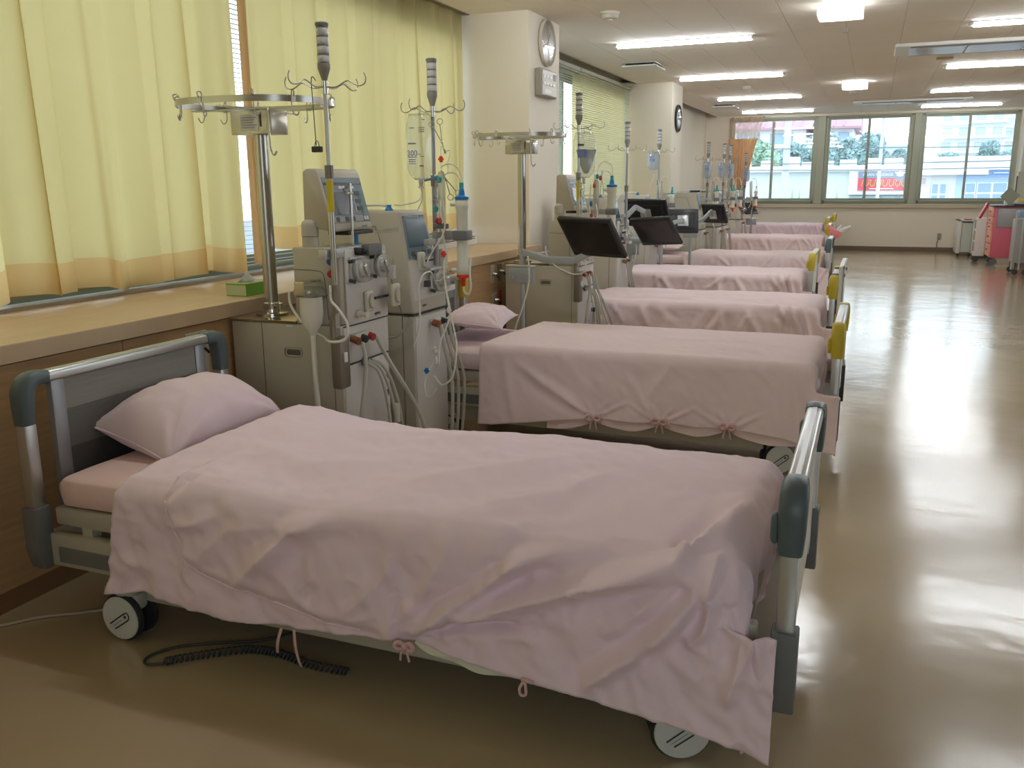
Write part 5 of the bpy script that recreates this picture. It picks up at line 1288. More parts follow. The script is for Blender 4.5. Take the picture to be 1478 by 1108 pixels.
def rack(label):
    r = thing('hook_rack_stand', (-2.38, 3.17, 0.807), label, 'hook rack')
    cx, cy = -2.40, 3.19
    f = B(); lathe(f, [(0.070, 0.808), (0.070, 0.814), (0.032, 0.816), (0.030, 0.835)], (-2.40, cy, 0), 24); obj('base_flange', f, chrome, r, True, 40)
    f = B(); cyl(f, (-2.40, cy, 0.81), (-2.40, cy, 1.57), 0.029, n=24); obj('post', f, steel, r, True, 40)
    f = B(); lathe(f, [(0.036, 0.83), (0.036, 0.855), (0.030, 0.86)], (-2.40, cy, 0), 20); cyl(f, (-2.40, cy, 0.845), (-2.34, cy-0.03, 0.845), 0.008); cyl(f, (-2.335, cy-0.03, 0.835), (-2.335, cy-0.03, 0.86), 0.013); obj('collar', f, chrome, r, True, 40)
    f = B(); box(f, -2.505, -2.30, cy-0.055, cy+0.055, 1.56, 1.655, 0.003); bx_ = obj('head_box', f, mat('rack_box_steel', (0.50, 0.47, 0.40), 0.25, 0.7), r, True, 40)
    f = B(); box(f, -2.455, -2.365, cy-0.0575, cy-0.055, 1.573, 1.64); obj('label', f, mat('paper_grey', (0.58, 0.57, 0.53), 0.7), bx_)
    f = B()
    for k in range(5): box(f, -2.448, -2.372-0.01*(k % 3), cy-0.0582, cy-0.0574, 1.626-0.010*k, 1.628-0.010*k)
    obj('label_print', f, dark_p, bx_)
    f = B(); box(f, -2.358, -2.350, cy-0.058, cy-0.054, 1.59, 1.645); obj('slot', f, black, bx_)
    # ring: rounded flat band
    P = []; n = 64; rx, ry = 0.325, 0.25
    for i in range(n):
        a = 2*PI*i/n; c, s = math.cos(a), math.sin(a)
        P.append((cx-0.015+rx*math.copysign(abs(c)**0.8, c), cy+ry*math.copysign(abs(s)**0.8, s)))
    f = B(); vs = []
    for (px_, py_) in P:
        d = Vector((px_-cx, py_-cy, 0)).normalized()*0.003
        vs.append([f.verts.new((px_+k*d.x, py_+k*d.y, z)) for k, z in ((1, 1.672), (1, 1.697), (-1, 1.697), (-1, 1.672))])
    for i in range(n):
        for k in range(4): f.faces.new((vs[i][k], vs[(i+1) % n][k], vs[(i+1) % n][(k+1) % 4], vs[i][(k+1) % 4]))
    obj('ring_band', f, steel, r, True, 40)
    f = B(); box(f, cx-0.015-rx, cx-0.015+rx, cy-0.014, cy+0.014, 1.662, 1.668); box(f, cx-0.014, cx+0.014, cy-ry, cy+ry, 1.658, 1.662); obj('cross_strap', f, steel, r)
    for k, a in enumerate((0.15, 0.75, 1.35, 2.0, 2.55, 3.0, 3.5, 3.95, 4.55, 5.15, 5.75)):
        c, s = math.cos(a), math.sin(a); px_ = cx-0.015+rx*math.copysign(abs(c)**0.8, c); py_ = cy+ry*math.copysign(abs(s)**0.8, s)
        o = Vector((px_, py_, 0)); d = Vector((c, s, 0))*0.012; t_ = Vector((-s, c, 0))*0.018
        f = B(); tube(f, [o+d*0.5+Vector((0, 0, 1.692)), o+d+Vector((0, 0, 1.712)), o-d*0.3+Vector((0, 0, 1.716)), o-d+Vector((0, 0, 1.700)), o-d+Vector((0, 0, 1.650)), o-d*0.8+t_*0.3+Vector((0, 0, 1.628)), o-d*0.6+t_+Vector((0, 0, 1.622)), o-d*0.4+t_*1.5+Vector((0, 0, 1.640))], 0.0026, 6, 3)
        hk = obj('hook', f, steel, r, True)
        if k % 2 == 0:
            Mx = Matrix.Translation(o+Vector((0, 0, 1.683))) @ Matrix.Rotation(a, 4, 'Z'); f = B(); box(f, 0.003, 0.006, -0.009, 0.009, -0.013, 0.013, M=Mx); obj('number_tag', f, white_p, hk)
    f = B(); tube(f, [(-2.308, cy-0.05, 1.665), (-2.306, cy-0.07, 1.64), (-2.302, cy-0.07, 1.52), (-2.298, cy-0.07, 1.49), (-2.285, cy-0.07, 1.475), (-2.272, cy-0.07, 1.49)], 0.004, 7, 4); obj('long_hook', f, steel, r, True)
    return r
rk1 = rack('oval steel hook rack on a thick post, standing on the nearest machine cabinet')
rk2 = copy_tree(rk1, (0.07, 2.86, 0.0), 'oval steel hook rack in front of the clock column, farther of the two')

def machine_b(label, y0=3.60, pole=True, zh=1.69, xf=-1.925):
    dxx = xf+1.925; y1 = y0+0.345
    xf = -1.925
    r = thing('dialysis_machine', (-2.2, y0+0.17, 0), label, 'dialysis machine', 'dialysis machines')
    f = B(); box(f, -2.50, xf, y0, y1, 0.05, 0.760, 0.010); obj('lower_cabinet', f, mach, r, True, 40)
    f = B(); box(f, -2.49, xf-0.01, y0+0.01, y1-0.01, 0.0, 0.05); obj('base_plinth', f, foot_dark, r)
    f = B(); box(f, xf-0.06, xf-0.057, y0-0.001, y0+0.002, 0.06, 0.76); obj('side_joint', f, seam, r)
    # tapered tower
    f = B(); ym = (y0+y1)/2
    lo = [(-2.50, y0), (xf+0.005, y0), (xf+0.005, y1), (-2.50, y1)]; hi = [(-2.46, y0+0.03), (-2.01, y0+0.05), (-2.01, y1-0.05), (-2.46, y1-0.03)]
    mid = [(-2.50, y0), (xf, y0+0.0), (xf, y1), (-2.50, y1)]
    V = [[f.verts.new((a, c, z)) for a, c in L_] for L_, z in ((lo, 0.768), (mid, 0.83), (hi, 1.235))]
    f.faces.new(V[0][::-1]); f.faces.new(V[2])
    for A, D in zip(V, V[1:]):
        for i in range(4): f.faces.new((A[i], A[(i+1) % 4], D[(i+1) % 4], D[i]))
    bmesh.ops.bevel(f, geom=[e for e in f.edges], offset=0.012, segments=3, profile=0.6, affect='EDGES')
    tw = obj('tower_body', f, mach, r, True, 50)
    # recessed side panel joint
    def S_(x, z):   # a point on the leaning near side
        t = max(0, (z-0.83)/0.405); return (x, y0+0.05*t*0.85-0.0015, z)
    f = B(); tube(f, [S_(-2.48, 1.165), S_(-2.16, 1.168), S_(-2.125, 1.155), S_(-2.10, 1.10), S_(-2.03, 0.90), S_(-1.985, 0.775)], 0.0014, 4, 4); obj('side_joint', f, seam, r)
    # sloping front face patches
    bl, br = Vector((xf, y0, 0.83)), Vector((xf, y1, 0.83)); tl, tr_ = Vector((-2.01, y0+0.05, 1.235)), Vector((-2.01, y1-0.05, 1.235)); n_ = (br-bl).cross(tl-bl).normalized()
    if n_.x < 0: n_ = -n_
    def on(u, t, o): return (bl*(1-u)+br*u)*(1-t)+(tl*(1-u)+tr_*u)*t+n_*o
    def patch(u0, u1, t0, t1, o_, mt, nm, th=0.004):
        f = B(); q = []
        for oo in (o_-th, o_): q += [f.verts.new(on(u, t, oo)) for u, t in ((u0, t0), (u1, t0), (u1, t1), (u0, t1))]
        for a in ((0, 1, 2, 3), (4, 5, 6, 7), (0, 1, 5, 4), (1, 2, 6, 5), (2, 3, 7, 6), (3, 0, 4, 7)): f.faces.new([q[i] for i in a])
        return obj(nm, f, mt, r)
    patch(0.03, 0.97, 0.0, 0.44, 0.003, mach_f, 'front_cover'); patch(0.08, 0.92, 0.46, 0.945, 0.004, slate_b, 'control_face')
    patch(0.13, 0.87, 0.585, 0.90, 0.0055, lcd_b, 'screen'); patch(0.10, 0.90, 0.925, 0.94, 0.006, lcd, 'dark_line')
    for u in (0.17, 0.55, 0.73): patch(u, u+0.11, 0.49, 0.54, 0.006, foot_dark, 'key')
    f = B(); box(f, xf-0.001, xf+0.005, y0+0.012, y1-0.012, 0.06, 0.752, 0.004); obj('front_cover', f, mach_f, r, True, 40)
    f = B(); box(f, xf-0.05, xf+0.004, y0-0.001, y1+0.001, 0.760, 0.768); obj('front_joint', f, seam, r)
    text('NIPRO', 0.015, (xf+0.008, y0+0.10, 0.80), (0, 1, 0), (0, 0, 1), seam, r)
    clampv(r, xf-0.035, y0+0.14, 1.00, 1.0); clampv(r, xf-0.005, y1-0.03, 1.00, 1.15)
    f = B(); box(f, xf-0.02, xf-0.01, y0+0.17, y1-0.05, 0.998, 1.006); obj('clamp_bar', f, foot_dark, r)
    pump(r, xf+0.0, y0+0.235, 0.905, 0.055)
    f = B(); box(f, xf+0.004, xf+0.03, y0+0.10, y0+0.13, 0.885, 0.915, 0.004); obj('air_sensor', f, foot_dark, r)
    f = B(); box(f, xf+0.03, xf+0.034, y1-0.05, y1+0.04, 0.845, 0.872, 0.002); obj('tag_card', f, white_p, r)
    f = B(); box(f, xf+0.004, xf+0.03, y0+0.16, y0+0.28, 0.70, 0.725, 0.004); v = obj('coupler_block', f, offw, r, True, 40)
    for k, mt in enumerate((copper, foot_dark)):
        f = B(); cyl(f, (xf+0.02, y0+0.165+0.075*k, 0.71), (xf+0.055, y0+0.16+0.075*k, 0.703), 0.017, n=14); obj('coupler', f, mt, v, True, 40)
    for k in range(3):
        f = B(); tube(f, [(xf+0.05, y0+0.17+0.05*k, 0.70), (xf+0.06, y0+0.19+0.05*k, 0.6), (xf+0.075, y0+0.24+0.07*k, 0.40), (xf+0.06, y0+0.25+0.06*k, 0.10)], 0.0085 if k else 0.0095, 7); obj('hose', f, tubing, r, True)
    f = B(); lathe(f, [(0.018, 1.232), (0.020, 1.24), (0.012, 1.25), (0.012, 1.262)], (-2.10, y0+0.12, 0), 14); obj('top_nozzle', f, bluecap, r, True, 40)
    f = B(); tube(f, [(-2.10, y0+0.12, 1.255), (-2.15, y0+0.08, 1.262), (-2.24, y0+0.02, 1.25), (-2.29, y0-0.01, 1.19), (-2.31, y0-0.012, 1.14)], 0.006, 7); obj('hose', f, tube_w, r, True)
    if pole:
        infusion_pole(r, -1.90, y0+0.20, 0.98, zh, yellow=False, dark=True, wide=0.16)
        f = B(); box(f, -1.925, -1.895, y0+0.12, y0+0.34, 1.075, 1.105, 0.004); obj('cross_bar', f, mat('bar_silver2', (0.40, 0.39, 0.36), 0.4, 0.3), r, True, 40)
    r.location.x += dxx
    return r
mB = machine_b('slim dialysis machine with sloping built-in screen, second from the front')
mA2 = copy_tree(mA, (0.09, 2.88, 0.0), 'dialysis machine with swivelling monitor behind the first black screen')
mB2 = machine_b('slim dialysis machine next past the swivelling-monitor machine behind the first black screen', 7.24, zh=1.632, xf=-1.95)
mB3 = machine_b('slim dialysis machine behind the rear-facing screens, against the second column', 9.26, zh=1.68, xf=-2.13)
mB4 = machine_b('slim dialysis machine with a black clip on top, between fifth and sixth beds', 11.70, zh=1.650, xf=-2.03)
mB5 = machine_b('slim dialysis machine nearer of the close pair before the sixth bed', 12.38, zh=1.655, xf=-1.93)
mB6 = machine_b('slim dialysis machine farther of the close pair before the sixth bed', 12.90, zh=1.655, xf=-1.925)
mB7 = machine_b('slim dialysis machine farthest away, beside the last small black screen', 15.10, zh=1.612, xf=-1.99)

# ------------------------------------------------------------------ infusion bags
def bag(x, y, zt, zb, w_, label, mt, level=0.6, face=0.0, writing=None):
    r = thing('infusion_bag', (x, y, zt), label, 'infusion bag'); n, k = 22, 18
    c, s = math.cos(face), math.sin(face); H = zt-zb
    def P(u, v, sg_):        # u across -1..1, v 0 top..1 bottom
        ww = w_/2*(0.80+0.20*min(1, v*6))*(1.0 if v < 0.82 else 1.0-0.55*((v-0.82)/0.18)**2)
        th = 0.026*(1-abs(u)**3)*(math.sin(PI*min(1, max(0, (v-0.04)/0.96)))**0.6)*(0.35+0.65*v)
        th += 0.004*math.sin(9*u+7*v)*(1-abs(u))
        d = u*ww; return Vector((x+c*d-s*sg_*th, y+s*d+c*sg_*th, zt-v*H))
    f = B(); T = [[f.verts.new(P(2*i/(n-1)-1, j/(k-1), 1)) for j in range(k)] for i in range(n)]
    D = [[T[i][j] if i in (0, n-1) or j in (0, k-1) else f.verts.new(P(2*i/(n-1)-1, j/(k-1), -1)) for j in range(k)] for i in range(n)]
    for i in range(n-1):
        for j in range(k-1):
            f.faces.new((T[i][j], T[i+1][j], T[i+1][j+1], T[i][j+1])); f.faces.new((D[i][j], D[i][j+1], D[i+1][j+1], D[i+1][j]))
    obj('bag_film', f, mt, r, True)
    f = B(); lathe(f, [(0.010, zb+0.004), (0.011, zb-0.015), (0.009, zb-0.017), (0.009, zb-0.028), (0.013, zb-0.030), (0.013, zb-0.038)], (x, y, 0), 14); obj('port', f, mat('port_grey', (0.45, 0.44, 0.42), 0.4), r, True, 40)
    f = B(); tube(f, [(x, y, zt-0.006), (x+0.004, y, zt+0.012), (x-0.004, y, zt+0.018)], 0.003, 6, 3); obj('hanging_loop', f, clear_pl, r)
    F = lambda u, v: P(u, v, -1)+Vector((s, -c, 0))*0.002
    ru = Vector((c, s, 0)); uu = Vector((0, 0, 1))
    def bar(u, v, du, dv, m_): 
        f = B(); o = F(u, v); q = [f.verts.new(o+ru*a+uu*e) for a, e in ((0, 0), (du, 0), (du, dv), (0, dv))]; f.faces.new(q)
        q2 = [f.verts.new(o+ru*a+uu*e+Vector((s, -c, 0))*0.0006) for a, e in ((0, 0), (du, 0), (du, dv), (0, dv))]; f.faces.new(q2[::-1]); obj('print_mark', f, m_, r)
    if writing:
        text('300', 0.036, F(-0.45, 0.60), ru, uu, blue_p, r); text('mL', 0.012, F(0.10, 0.61), ru, uu, dark_p, r)
        bar(-0.86, 0.66, 0.045, 0.004, blue_p)
        for k_ in range(3): bar(-0.80, 0.70+0.03*k_, 0.035, 0.004, blue_p)
        bar(-0.82, 0.46, 0.04, 0.006, blue_p); bar(0.25, 0.10, 0.016, 0.003, dark_p); bar(-0.7, 0.22, 0.026, 0.003, dark_p)
        for k_ in range(3): bar(0.05, 0.22+0.03*k_, 0.030, 0.003, dark_p)
        bar(0.15, 0.65, 0.02, 0.003, dark_p); bar(0.1, 0.80, 0.02, 0.006, dark_p)
    else:
        bar(-0.5, 0.55, w_*0.42, H*0.18, mat('bag_label_blue', (0.14, 0.20, 0.50), 0.5)); bar(-0.55, 0.30, w_*0.3, H*0.05, dark_p)
    f = B(); tube(f, [(x, y, zb-0.035), (x+0.005, y, zb-0.09), (x-0.03, y+0.01, zb-0.16), (x-0.02, y+0.03, zb-0.28), (x+0.05, y+0.06, zb-0.34)], 0.0028, 6, 5); obj('line', f, tube_w, r, True)
    return r
bag(-1.965, 3.79, 1.672, 1.375, 0.135, 'half-empty clear infusion bag reading 300 on the mast of the second machine', bag_pl, writing=True)
bag(-1.805, 5.84, 1.685, 1.39, 0.150, 'large clear infusion bag with a dark-wrapped lower half, before the side blinds', bag_pl)
f = B(); r_ = thing('wrapped_bottle', (-1.80, 5.88, 1.56), 'dark translucent wrapped fluid pouch behind the large clear infusion bag', 'pouch')
prism(f, [(-1.875, 1.575), (-1.735, 1.575), (-1.765, 1.47), (-1.79, 1.42), (-1.82, 1.42), (-1.845, 1.47)], 'y', 5.880, 5.90, 0.006); obj('pouch_film', f, clear('dark_film', (0.42, 0.42, 0.46), 0.2, 0.35, (0.35, 0.35, 0.40)), r_, True, 40)
bag(-2.16, 9.44, 1.672, 1.49, 0.12, 'infusion bag with blue print against the pale second column', bag_full)
bag(-2.01, 11.9, 1.625, 1.41, 0.12, 'blue-printed infusion bag on the mast before the far corner', bag_full)
bag(-1.94, 12.58, 1.625, 1.42, 0.11, 'blue-printed infusion bag, left one of the two overlapping near the peach curtain', bag_full)
bag(-1.89, 13.10, 1.625, 1.42, 0.11, 'blue-printed infusion bag, right one of the two overlapping near the peach curtain', bag_full)
bag(-1.95, 15.3, 1.58, 1.37, 0.11, 'blue-printed infusion bag hanging in front of the left far window', bag_full)

# ------------------------------------------------------------------ dialyzers
def dialyzer(x, y, z0, z1, label, s=1.0, top=bluecap):
    r = thing('dialyzer', (x, y, z0), label, 'dialyzer', None); R_ = 0.026*s
    f = B(); lathe(f, [(R_, z0), (R_*1.15, z0+0.005), (R_*1.15, z0+0.035), (R_, z0+0.045), (R_, z1-0.045), (R_*1.15, z1-0.035), (R_*1.15, z1-0.005), (R_, z1)], (x, y, 0), 22); obj('fibre_column', f, dial_m, r, True, 40)
    f = B(); lathe(f, [(R_*1.2, z1), (R_*1.25, z1+0.012), (R_*0.6, z1+0.020), (R_*0.45, z1+0.045), (R_*0.3, z1+0.05)], (x, y, 0), 20); obj('top_cap', f, top, r, True, 40)
    f = B(); cyl(f, (x, y, z1+0.048), (x, y, z1+0.075), 0.010*s, n=12); obj('connector', f, teal, r, True, 40)
    f = B(); lathe(f, [(0.006, z0-0.055*s), (0.010, z0-0.05*s), (0.012, z0-0.02), (R_*1.15, z0-0.012), (R_*1.2, z0)], (x, y, 0), 20); obj('bottom_cap', f, redcap, r, True, 40)
    for z in (z0+0.02, z1-0.02):
        f = B(); cyl(f, (x, y, z), (x-0.052*s, y-0.01, z), 0.010*s, n=12); obj('side_port', f, dial_m, r, True, 40)
    f = B(); zc = (z0+z1)/2+0.01; box(f, x-0.036, x+0.036, y-0.036, y+0.036, zc-0.022, zc+0.022, 0.006); obj('holder_pad', f, grey_p, r, True, 40)
    f = B(); box(f, x-0.085, x-0.036, y-0.018, y+0.018, zc-0.02, zc+0.02, 0.003); cyl(f, (x-0.085, y, zc), (x-0.12, y, zc), 0.012); box(f, x-0.15, x-0.12, y-0.012, y+0.012, zc-0.016, zc+0.016, 0.003); obj('holder_arm', f, mat('holder_silver', (0.42, 0.42, 0.42), 0.35, 0.5), r, True, 40)
    return r
dialyzer(-1.738, 3.75, 0.945, 1.285, 'tall pale dialyzer with blue top and red tip beside the second machine')
dialyzer(-1.665, 6.04, 0.98, 1.33, 'tall pale dialyzer with blue top above the first black screen', 1.15)
dialyzer(-1.96, 9.48, 1.00, 1.24, 'dialyzer with teal top beside the second column, partly behind rear-facing screens', 0.9, teal)
dialyzer(-1.87, 11.85, 1.02, 1.25, 'small distant dialyzer beside the machine with a black clip on top', 0.9, teal)
dialyzer(-1.76, 12.55, 1.02, 1.25, 'small distant dialyzer, nearer of two before the peach curtain', 0.9, teal)
dialyzer(-1.73, 13.08, 1.02, 1.25, 'small distant dialyzer, farther of two before the peach curtain', 0.9, teal)
dialyzer(-1.78, 15.3, 0.98, 1.22, 'small clear dialyzer in front of the left far window beside the last screen', 0.9, clear_pl)

# ------------------------------------------------------------------ forceps, tubing
def forceps(top, tip, label, ring_up=True, w_=0.020):
    top, tip = Vector(top), Vector(tip); d = (tip-top).normalized(); sd = d.cross(Vector((0.35, -0.93, 0))).normalized(); L = (tip-top).length
    r = thing('forceps', top, label, 'forceps')
    for s in (-1, 1):
        rc = top+sd*s*w_; f = B()
        tube(f, [rc+(sd*math.cos(a)+d*math.sin(a))*0.013 for a in [2*PI*i/10 for i in range(10)]], 0.0018, 6, 3, closed=True)
        tube(f, [rc+d*0.013-sd*s*0.004, top+d*L*0.35+sd*s*0.009, top+d*L*0.62+sd*s*0.0015, tip-sd*s*0.002], 0.0024, 6, 4)
        obj('blade', f, steel, r, True)
    f = B(); cyl(f, top+d*L*0.6+Vector((0, -0.005, 0)), top+d*L*0.6+Vector((0, 0.005, 0)), 0.004, n=8); obj('pivot', f, chrome, r, True)
    return r
forceps((-1.865, 3.76, 1.625), (-1.815, 3.75, 1.49), 'steel forceps hanging by their rings from the second mast')
forceps((-1.775, 3.75, 1.305), (-1.838, 3.75, 1.415), 'steel forceps clamped tips-up beside the blue dialyzer cap')
forceps((-1.845, 3.72, 1.28), (-1.855, 3.72, 1.40), 'narrow steel forceps hanging on the sensor arm of the second mast', w_=0.012)
forceps((-1.71, 5.95, 1.27), (-1.71, 5.95, 1.44), 'dark forceps standing up behind the first black screen beside its dialyzer', w_=0.014)
r = thing('blood_tubing', (-1.80, 3.7, 1.2), 'milky blood tubing looping around the dialyzer of the second machine', 'tubing')
def T(pts, rr=0.0032, mt=tube_w, nm='tube'):
    f = B(); tube(f, pts, rr, 7, 6); return obj(nm, f, mt, r, True)
T([(-1.738, 3.75, 1.35), (-1.74, 3.75, 1.40), (-1.765, 3.745, 1.435), (-1.80, 3.74, 1.445), (-1.835, 3.74, 1.43)])
T([(-1.742, 3.752, 1.35), (-1.75, 3.75, 1.385), (-1.775, 3.745, 1.405), (-1.81, 3.74, 1.40), (-1.83, 3.74, 1.37)])
T([(-1.81, 3.75, 1.50), (-1.835, 3.75, 1.52), (-1.838, 3.75, 1.47), (-1.835, 3.745, 1.42)], 0.0022)
T([(-1.81, 3.75, 1.50), (-1.79, 3.75, 1.50), (-1.80, 3.745, 1.45), (-1.80, 3.74, 1.40)], 0.0022)
T([(-1.738, 3.75, 0.90), (-1.735, 3.75, 0.865), (-1.712, 3.75, 0.855), (-1.70, 3.75, 0.89), (-1.705, 3.752, 0.95), (-1.703, 3.76, 1.02)], 0.005)
T([(-1.83, 3.72, 1.28), (-1.82, 3.71, 1.16), (-1.80, 3.70, 1.02), (-1.82, 3.70, 0.93), (-1.87, 3.72, 0.91)], 0.0042)
T([(-1.805, 3.70, 1.28), (-1.80, 3.69, 1.15), (-1.85, 3.67, 1.06), (-1.88, 3.66, 1.00)], 0.0035)
T([(-1.79, 3.66, 1.03), (-1.785, 3.65, 0.93), (-1.75, 3.62, 0.80), (-1.70, 3.58, 0.66), (-1.695, 3.56, 0.58), (-1.71, 3.55, 0.50), (-1.76, 3.55, 0.46), (-1.80, 3.55, 0.50)], 0.0045)
T([(-1.865, 3.72, 0.90), (-1.86, 3.66, 0.96), (-1.87, 3.60, 0.95), (-1.885, 3.585, 0.89), (-1.88, 3.58, 0.80), (-1.88, 3.57, 0.72), (-1.91, 3.56, 0.62)], 0.0045)
T([(-1.86, 3.80, 0.88), (-1.835, 3.80, 0.78), (-1.84, 3.78, 0.70), (-1.86, 3.74, 0.62), (-1.85, 3.70, 0.52)], 0.0042)
T([(-1.885, 3.75, 0.55), (-1.90, 3.66, 0.46), (-1.885, 3.62, 0.40), (-1.86, 3.62, 0.38), (-1.83, 3.63, 0.42)], 0.0032)
T([(-1.96, 3.79, 1.33), (-1.965, 3.76, 1.28), (-2.02, 3.70, 1.262), (-2.07, 3.72, 1.262)], 0.0032)
T([(-2.17, 3.585, 0.73), (-2.10, 3.575, 0.67), (-2.03, 3.57, 0.66), (-1.97, 3.57, 0.69), (-1.92, 3.575, 0.76)], 0.007, tubing)
f = B(); lathe(f, [(0.010, 1.13), (0.016, 1.145), (0.018, 1.26), (0.018, 1.385), (0.012, 1.41)], (-1.832, 3.735, 0), 16); obj('drip_chamber', f, clear('chamber_pl', (0.85, 0.85, 0.80), 0.3, 0.35, (0.7, 0.68, 0.6)), r, True, 40)
for p, mt in (((-1.832, 3.715, 1.375), teal), ((-1.845, 3.715, 1.19), redd), ((-1.83, 3.70, 1.19), redd), ((-1.79, 3.655, 1.045), redcap), ((-1.838, 3.75, 1.465), redcap), ((-1.855, 3.72, 1.245), teal), ((-1.75, 3.615, 0.795), white_p), ((-1.85, 3.66, 0.60), white_p), ((-1.845, 3.66, 0.545), white_p), ((-1.885, 3.64, 0.50), bluecap)):
    f = B(); lathe(f, [(0.005, -0.014), (0.009, -0.010), (0.009, 0.010), (0.005, 0.014)], p, 10); box(f, p[0]-0.014, p[0]+0.014, p[1]-0.003, p[1]+0.003, p[2]-0.004, p[2]+0.004, 0.001); obj('tube_connector', f, mt, r, True, 40)
f = B(); box(f, -1.865, -1.795, 3.705, 3.730, 1.155, 1.178, 0.003); obj('chamber_holder', f, grey_p, r, True, 40)
f = B(); cyl(f, (-1.91, 3.72, 1.372), (-1.855, 3.72, 1.382), 0.006, n=10); box(f, -1.868, -1.85, 3.712, 3.728, 1.372, 1.392, 0.002); obj('sensor_arm', f, mat('arm_blue_grey', (0.15, 0.22, 0.34), 0.4), r, True, 40)
r = thing('blood_tubing', (-1.85, 6.3, 1.2), 'milky tubing with red and teal joints behind the first black screen', 'tubing')
T([(-1.765, 6.40, 1.40), (-1.77, 6.40, 1.47), (-1.82, 6.39, 1.50), (-1.86, 6.38, 1.46), (-1.86, 6.36, 1.38)]); T([(-1.77, 6.40, 1.40), (-1.79, 6.40, 1.43), (-1.83, 6.38, 1.43), (-1.86, 6.36, 1.35)])
T([(-1.86, 6.30, 1.42), (-1.85, 6.29, 1.25), (-1.83, 6.27, 1.12), (-1.85, 6.25, 1.0), (-1.90, 6.25, 0.93)], 0.005); T([(-1.88, 6.28, 1.35), (-1.89, 6.28, 1.2), (-1.86, 6.27, 1.08), (-1.83, 6.27, 1.04)], 0.004)
for k in range(3): T([(-1.89+0.02*k, 6.30, 0.74), (-1.87+0.03*k, 6.28, 0.60), (-1.84+0.035*k, 6.26, 0.48), (-1.82+0.055*k, 6.24, 0.34)], 0.0055, tubing)
for p, mt in (((-1.84, 6.29, 1.40), teal), ((-1.82, 6.30, 1.39), redd), ((-1.86, 6.29, 1.34), redcap), ((-1.88, 6.28, 1.22), bluecap), ((-1.84, 6.25, 0.50), foot_dark), ((-1.87, 6.26, 1.14), redd)):
    f = B(); lathe(f, [(0.006, -0.016), (0.011, -0.010), (0.011, 0.010), (0.006, 0.016)], p, 10); obj('tube_connector', f, mt, r, True, 40)
f = B(); lathe(f, [(0.010, 1.12), (0.018, 1.14), (0.020, 1.28), (0.018, 1.36), (0.010, 1.38)], (-1.85, 6.30, 0), 16); obj('drip_chamber', f, MATS['chamber_pl'], r, True, 40)
r.location += Vector((0.10, -0.35, 0))
for (x, y, lb) in ((-2.06, 9.36, 'pale tubing hanging beside the machine against the second column'), (-1.93, 11.85, 'pale tubing beside the distant machine with a black clip on top'), (-1.84, 12.55, 'pale tangled tubing of the nearer machine of the close pair'), (-1.82, 13.05, 'pale tangled tubing of the farther machine of the close pair'), (-1.86, 15.22, 'pale tubing of the farthest machine against the far window')):
    r = thing('blood_tubing', (x, y, 1.2), lb, 'tubing')
    T([(x, y, 1.40), (x+0.06, y, 1.42), (x+0.10, y, 1.34), (x+0.10, y, 1.25)], 0.004); T([(x-0.02, y, 1.38), (x, y, 1.2), (x+0.02, y, 1.05), (x-0.02, y, 0.95)], 0.006); T([(x+0.02, y, 1.2), (x+0.05, y, 1.0), (x+0.03, y, 0.85), (x+0.08, y, 0.7)], 0.006, tubing)
    f = B(); lathe(f, [(0.010, 1.12), (0.020, 1.14), (0.022, 1.28), (0.018, 1.36), (0.010, 1.38)], (x+0.01, y, 0), 12); obj('drip_chamber', f, MATS['chamber_pl'], r, True, 40)
    f = B(); lathe(f, [(0.008, 1.02), (0.012, 1.03), (0.012, 1.06), (0.008, 1.07)], (x+0.03, y, 0), 10); obj('tube_connector', f, redd, r, True, 40)

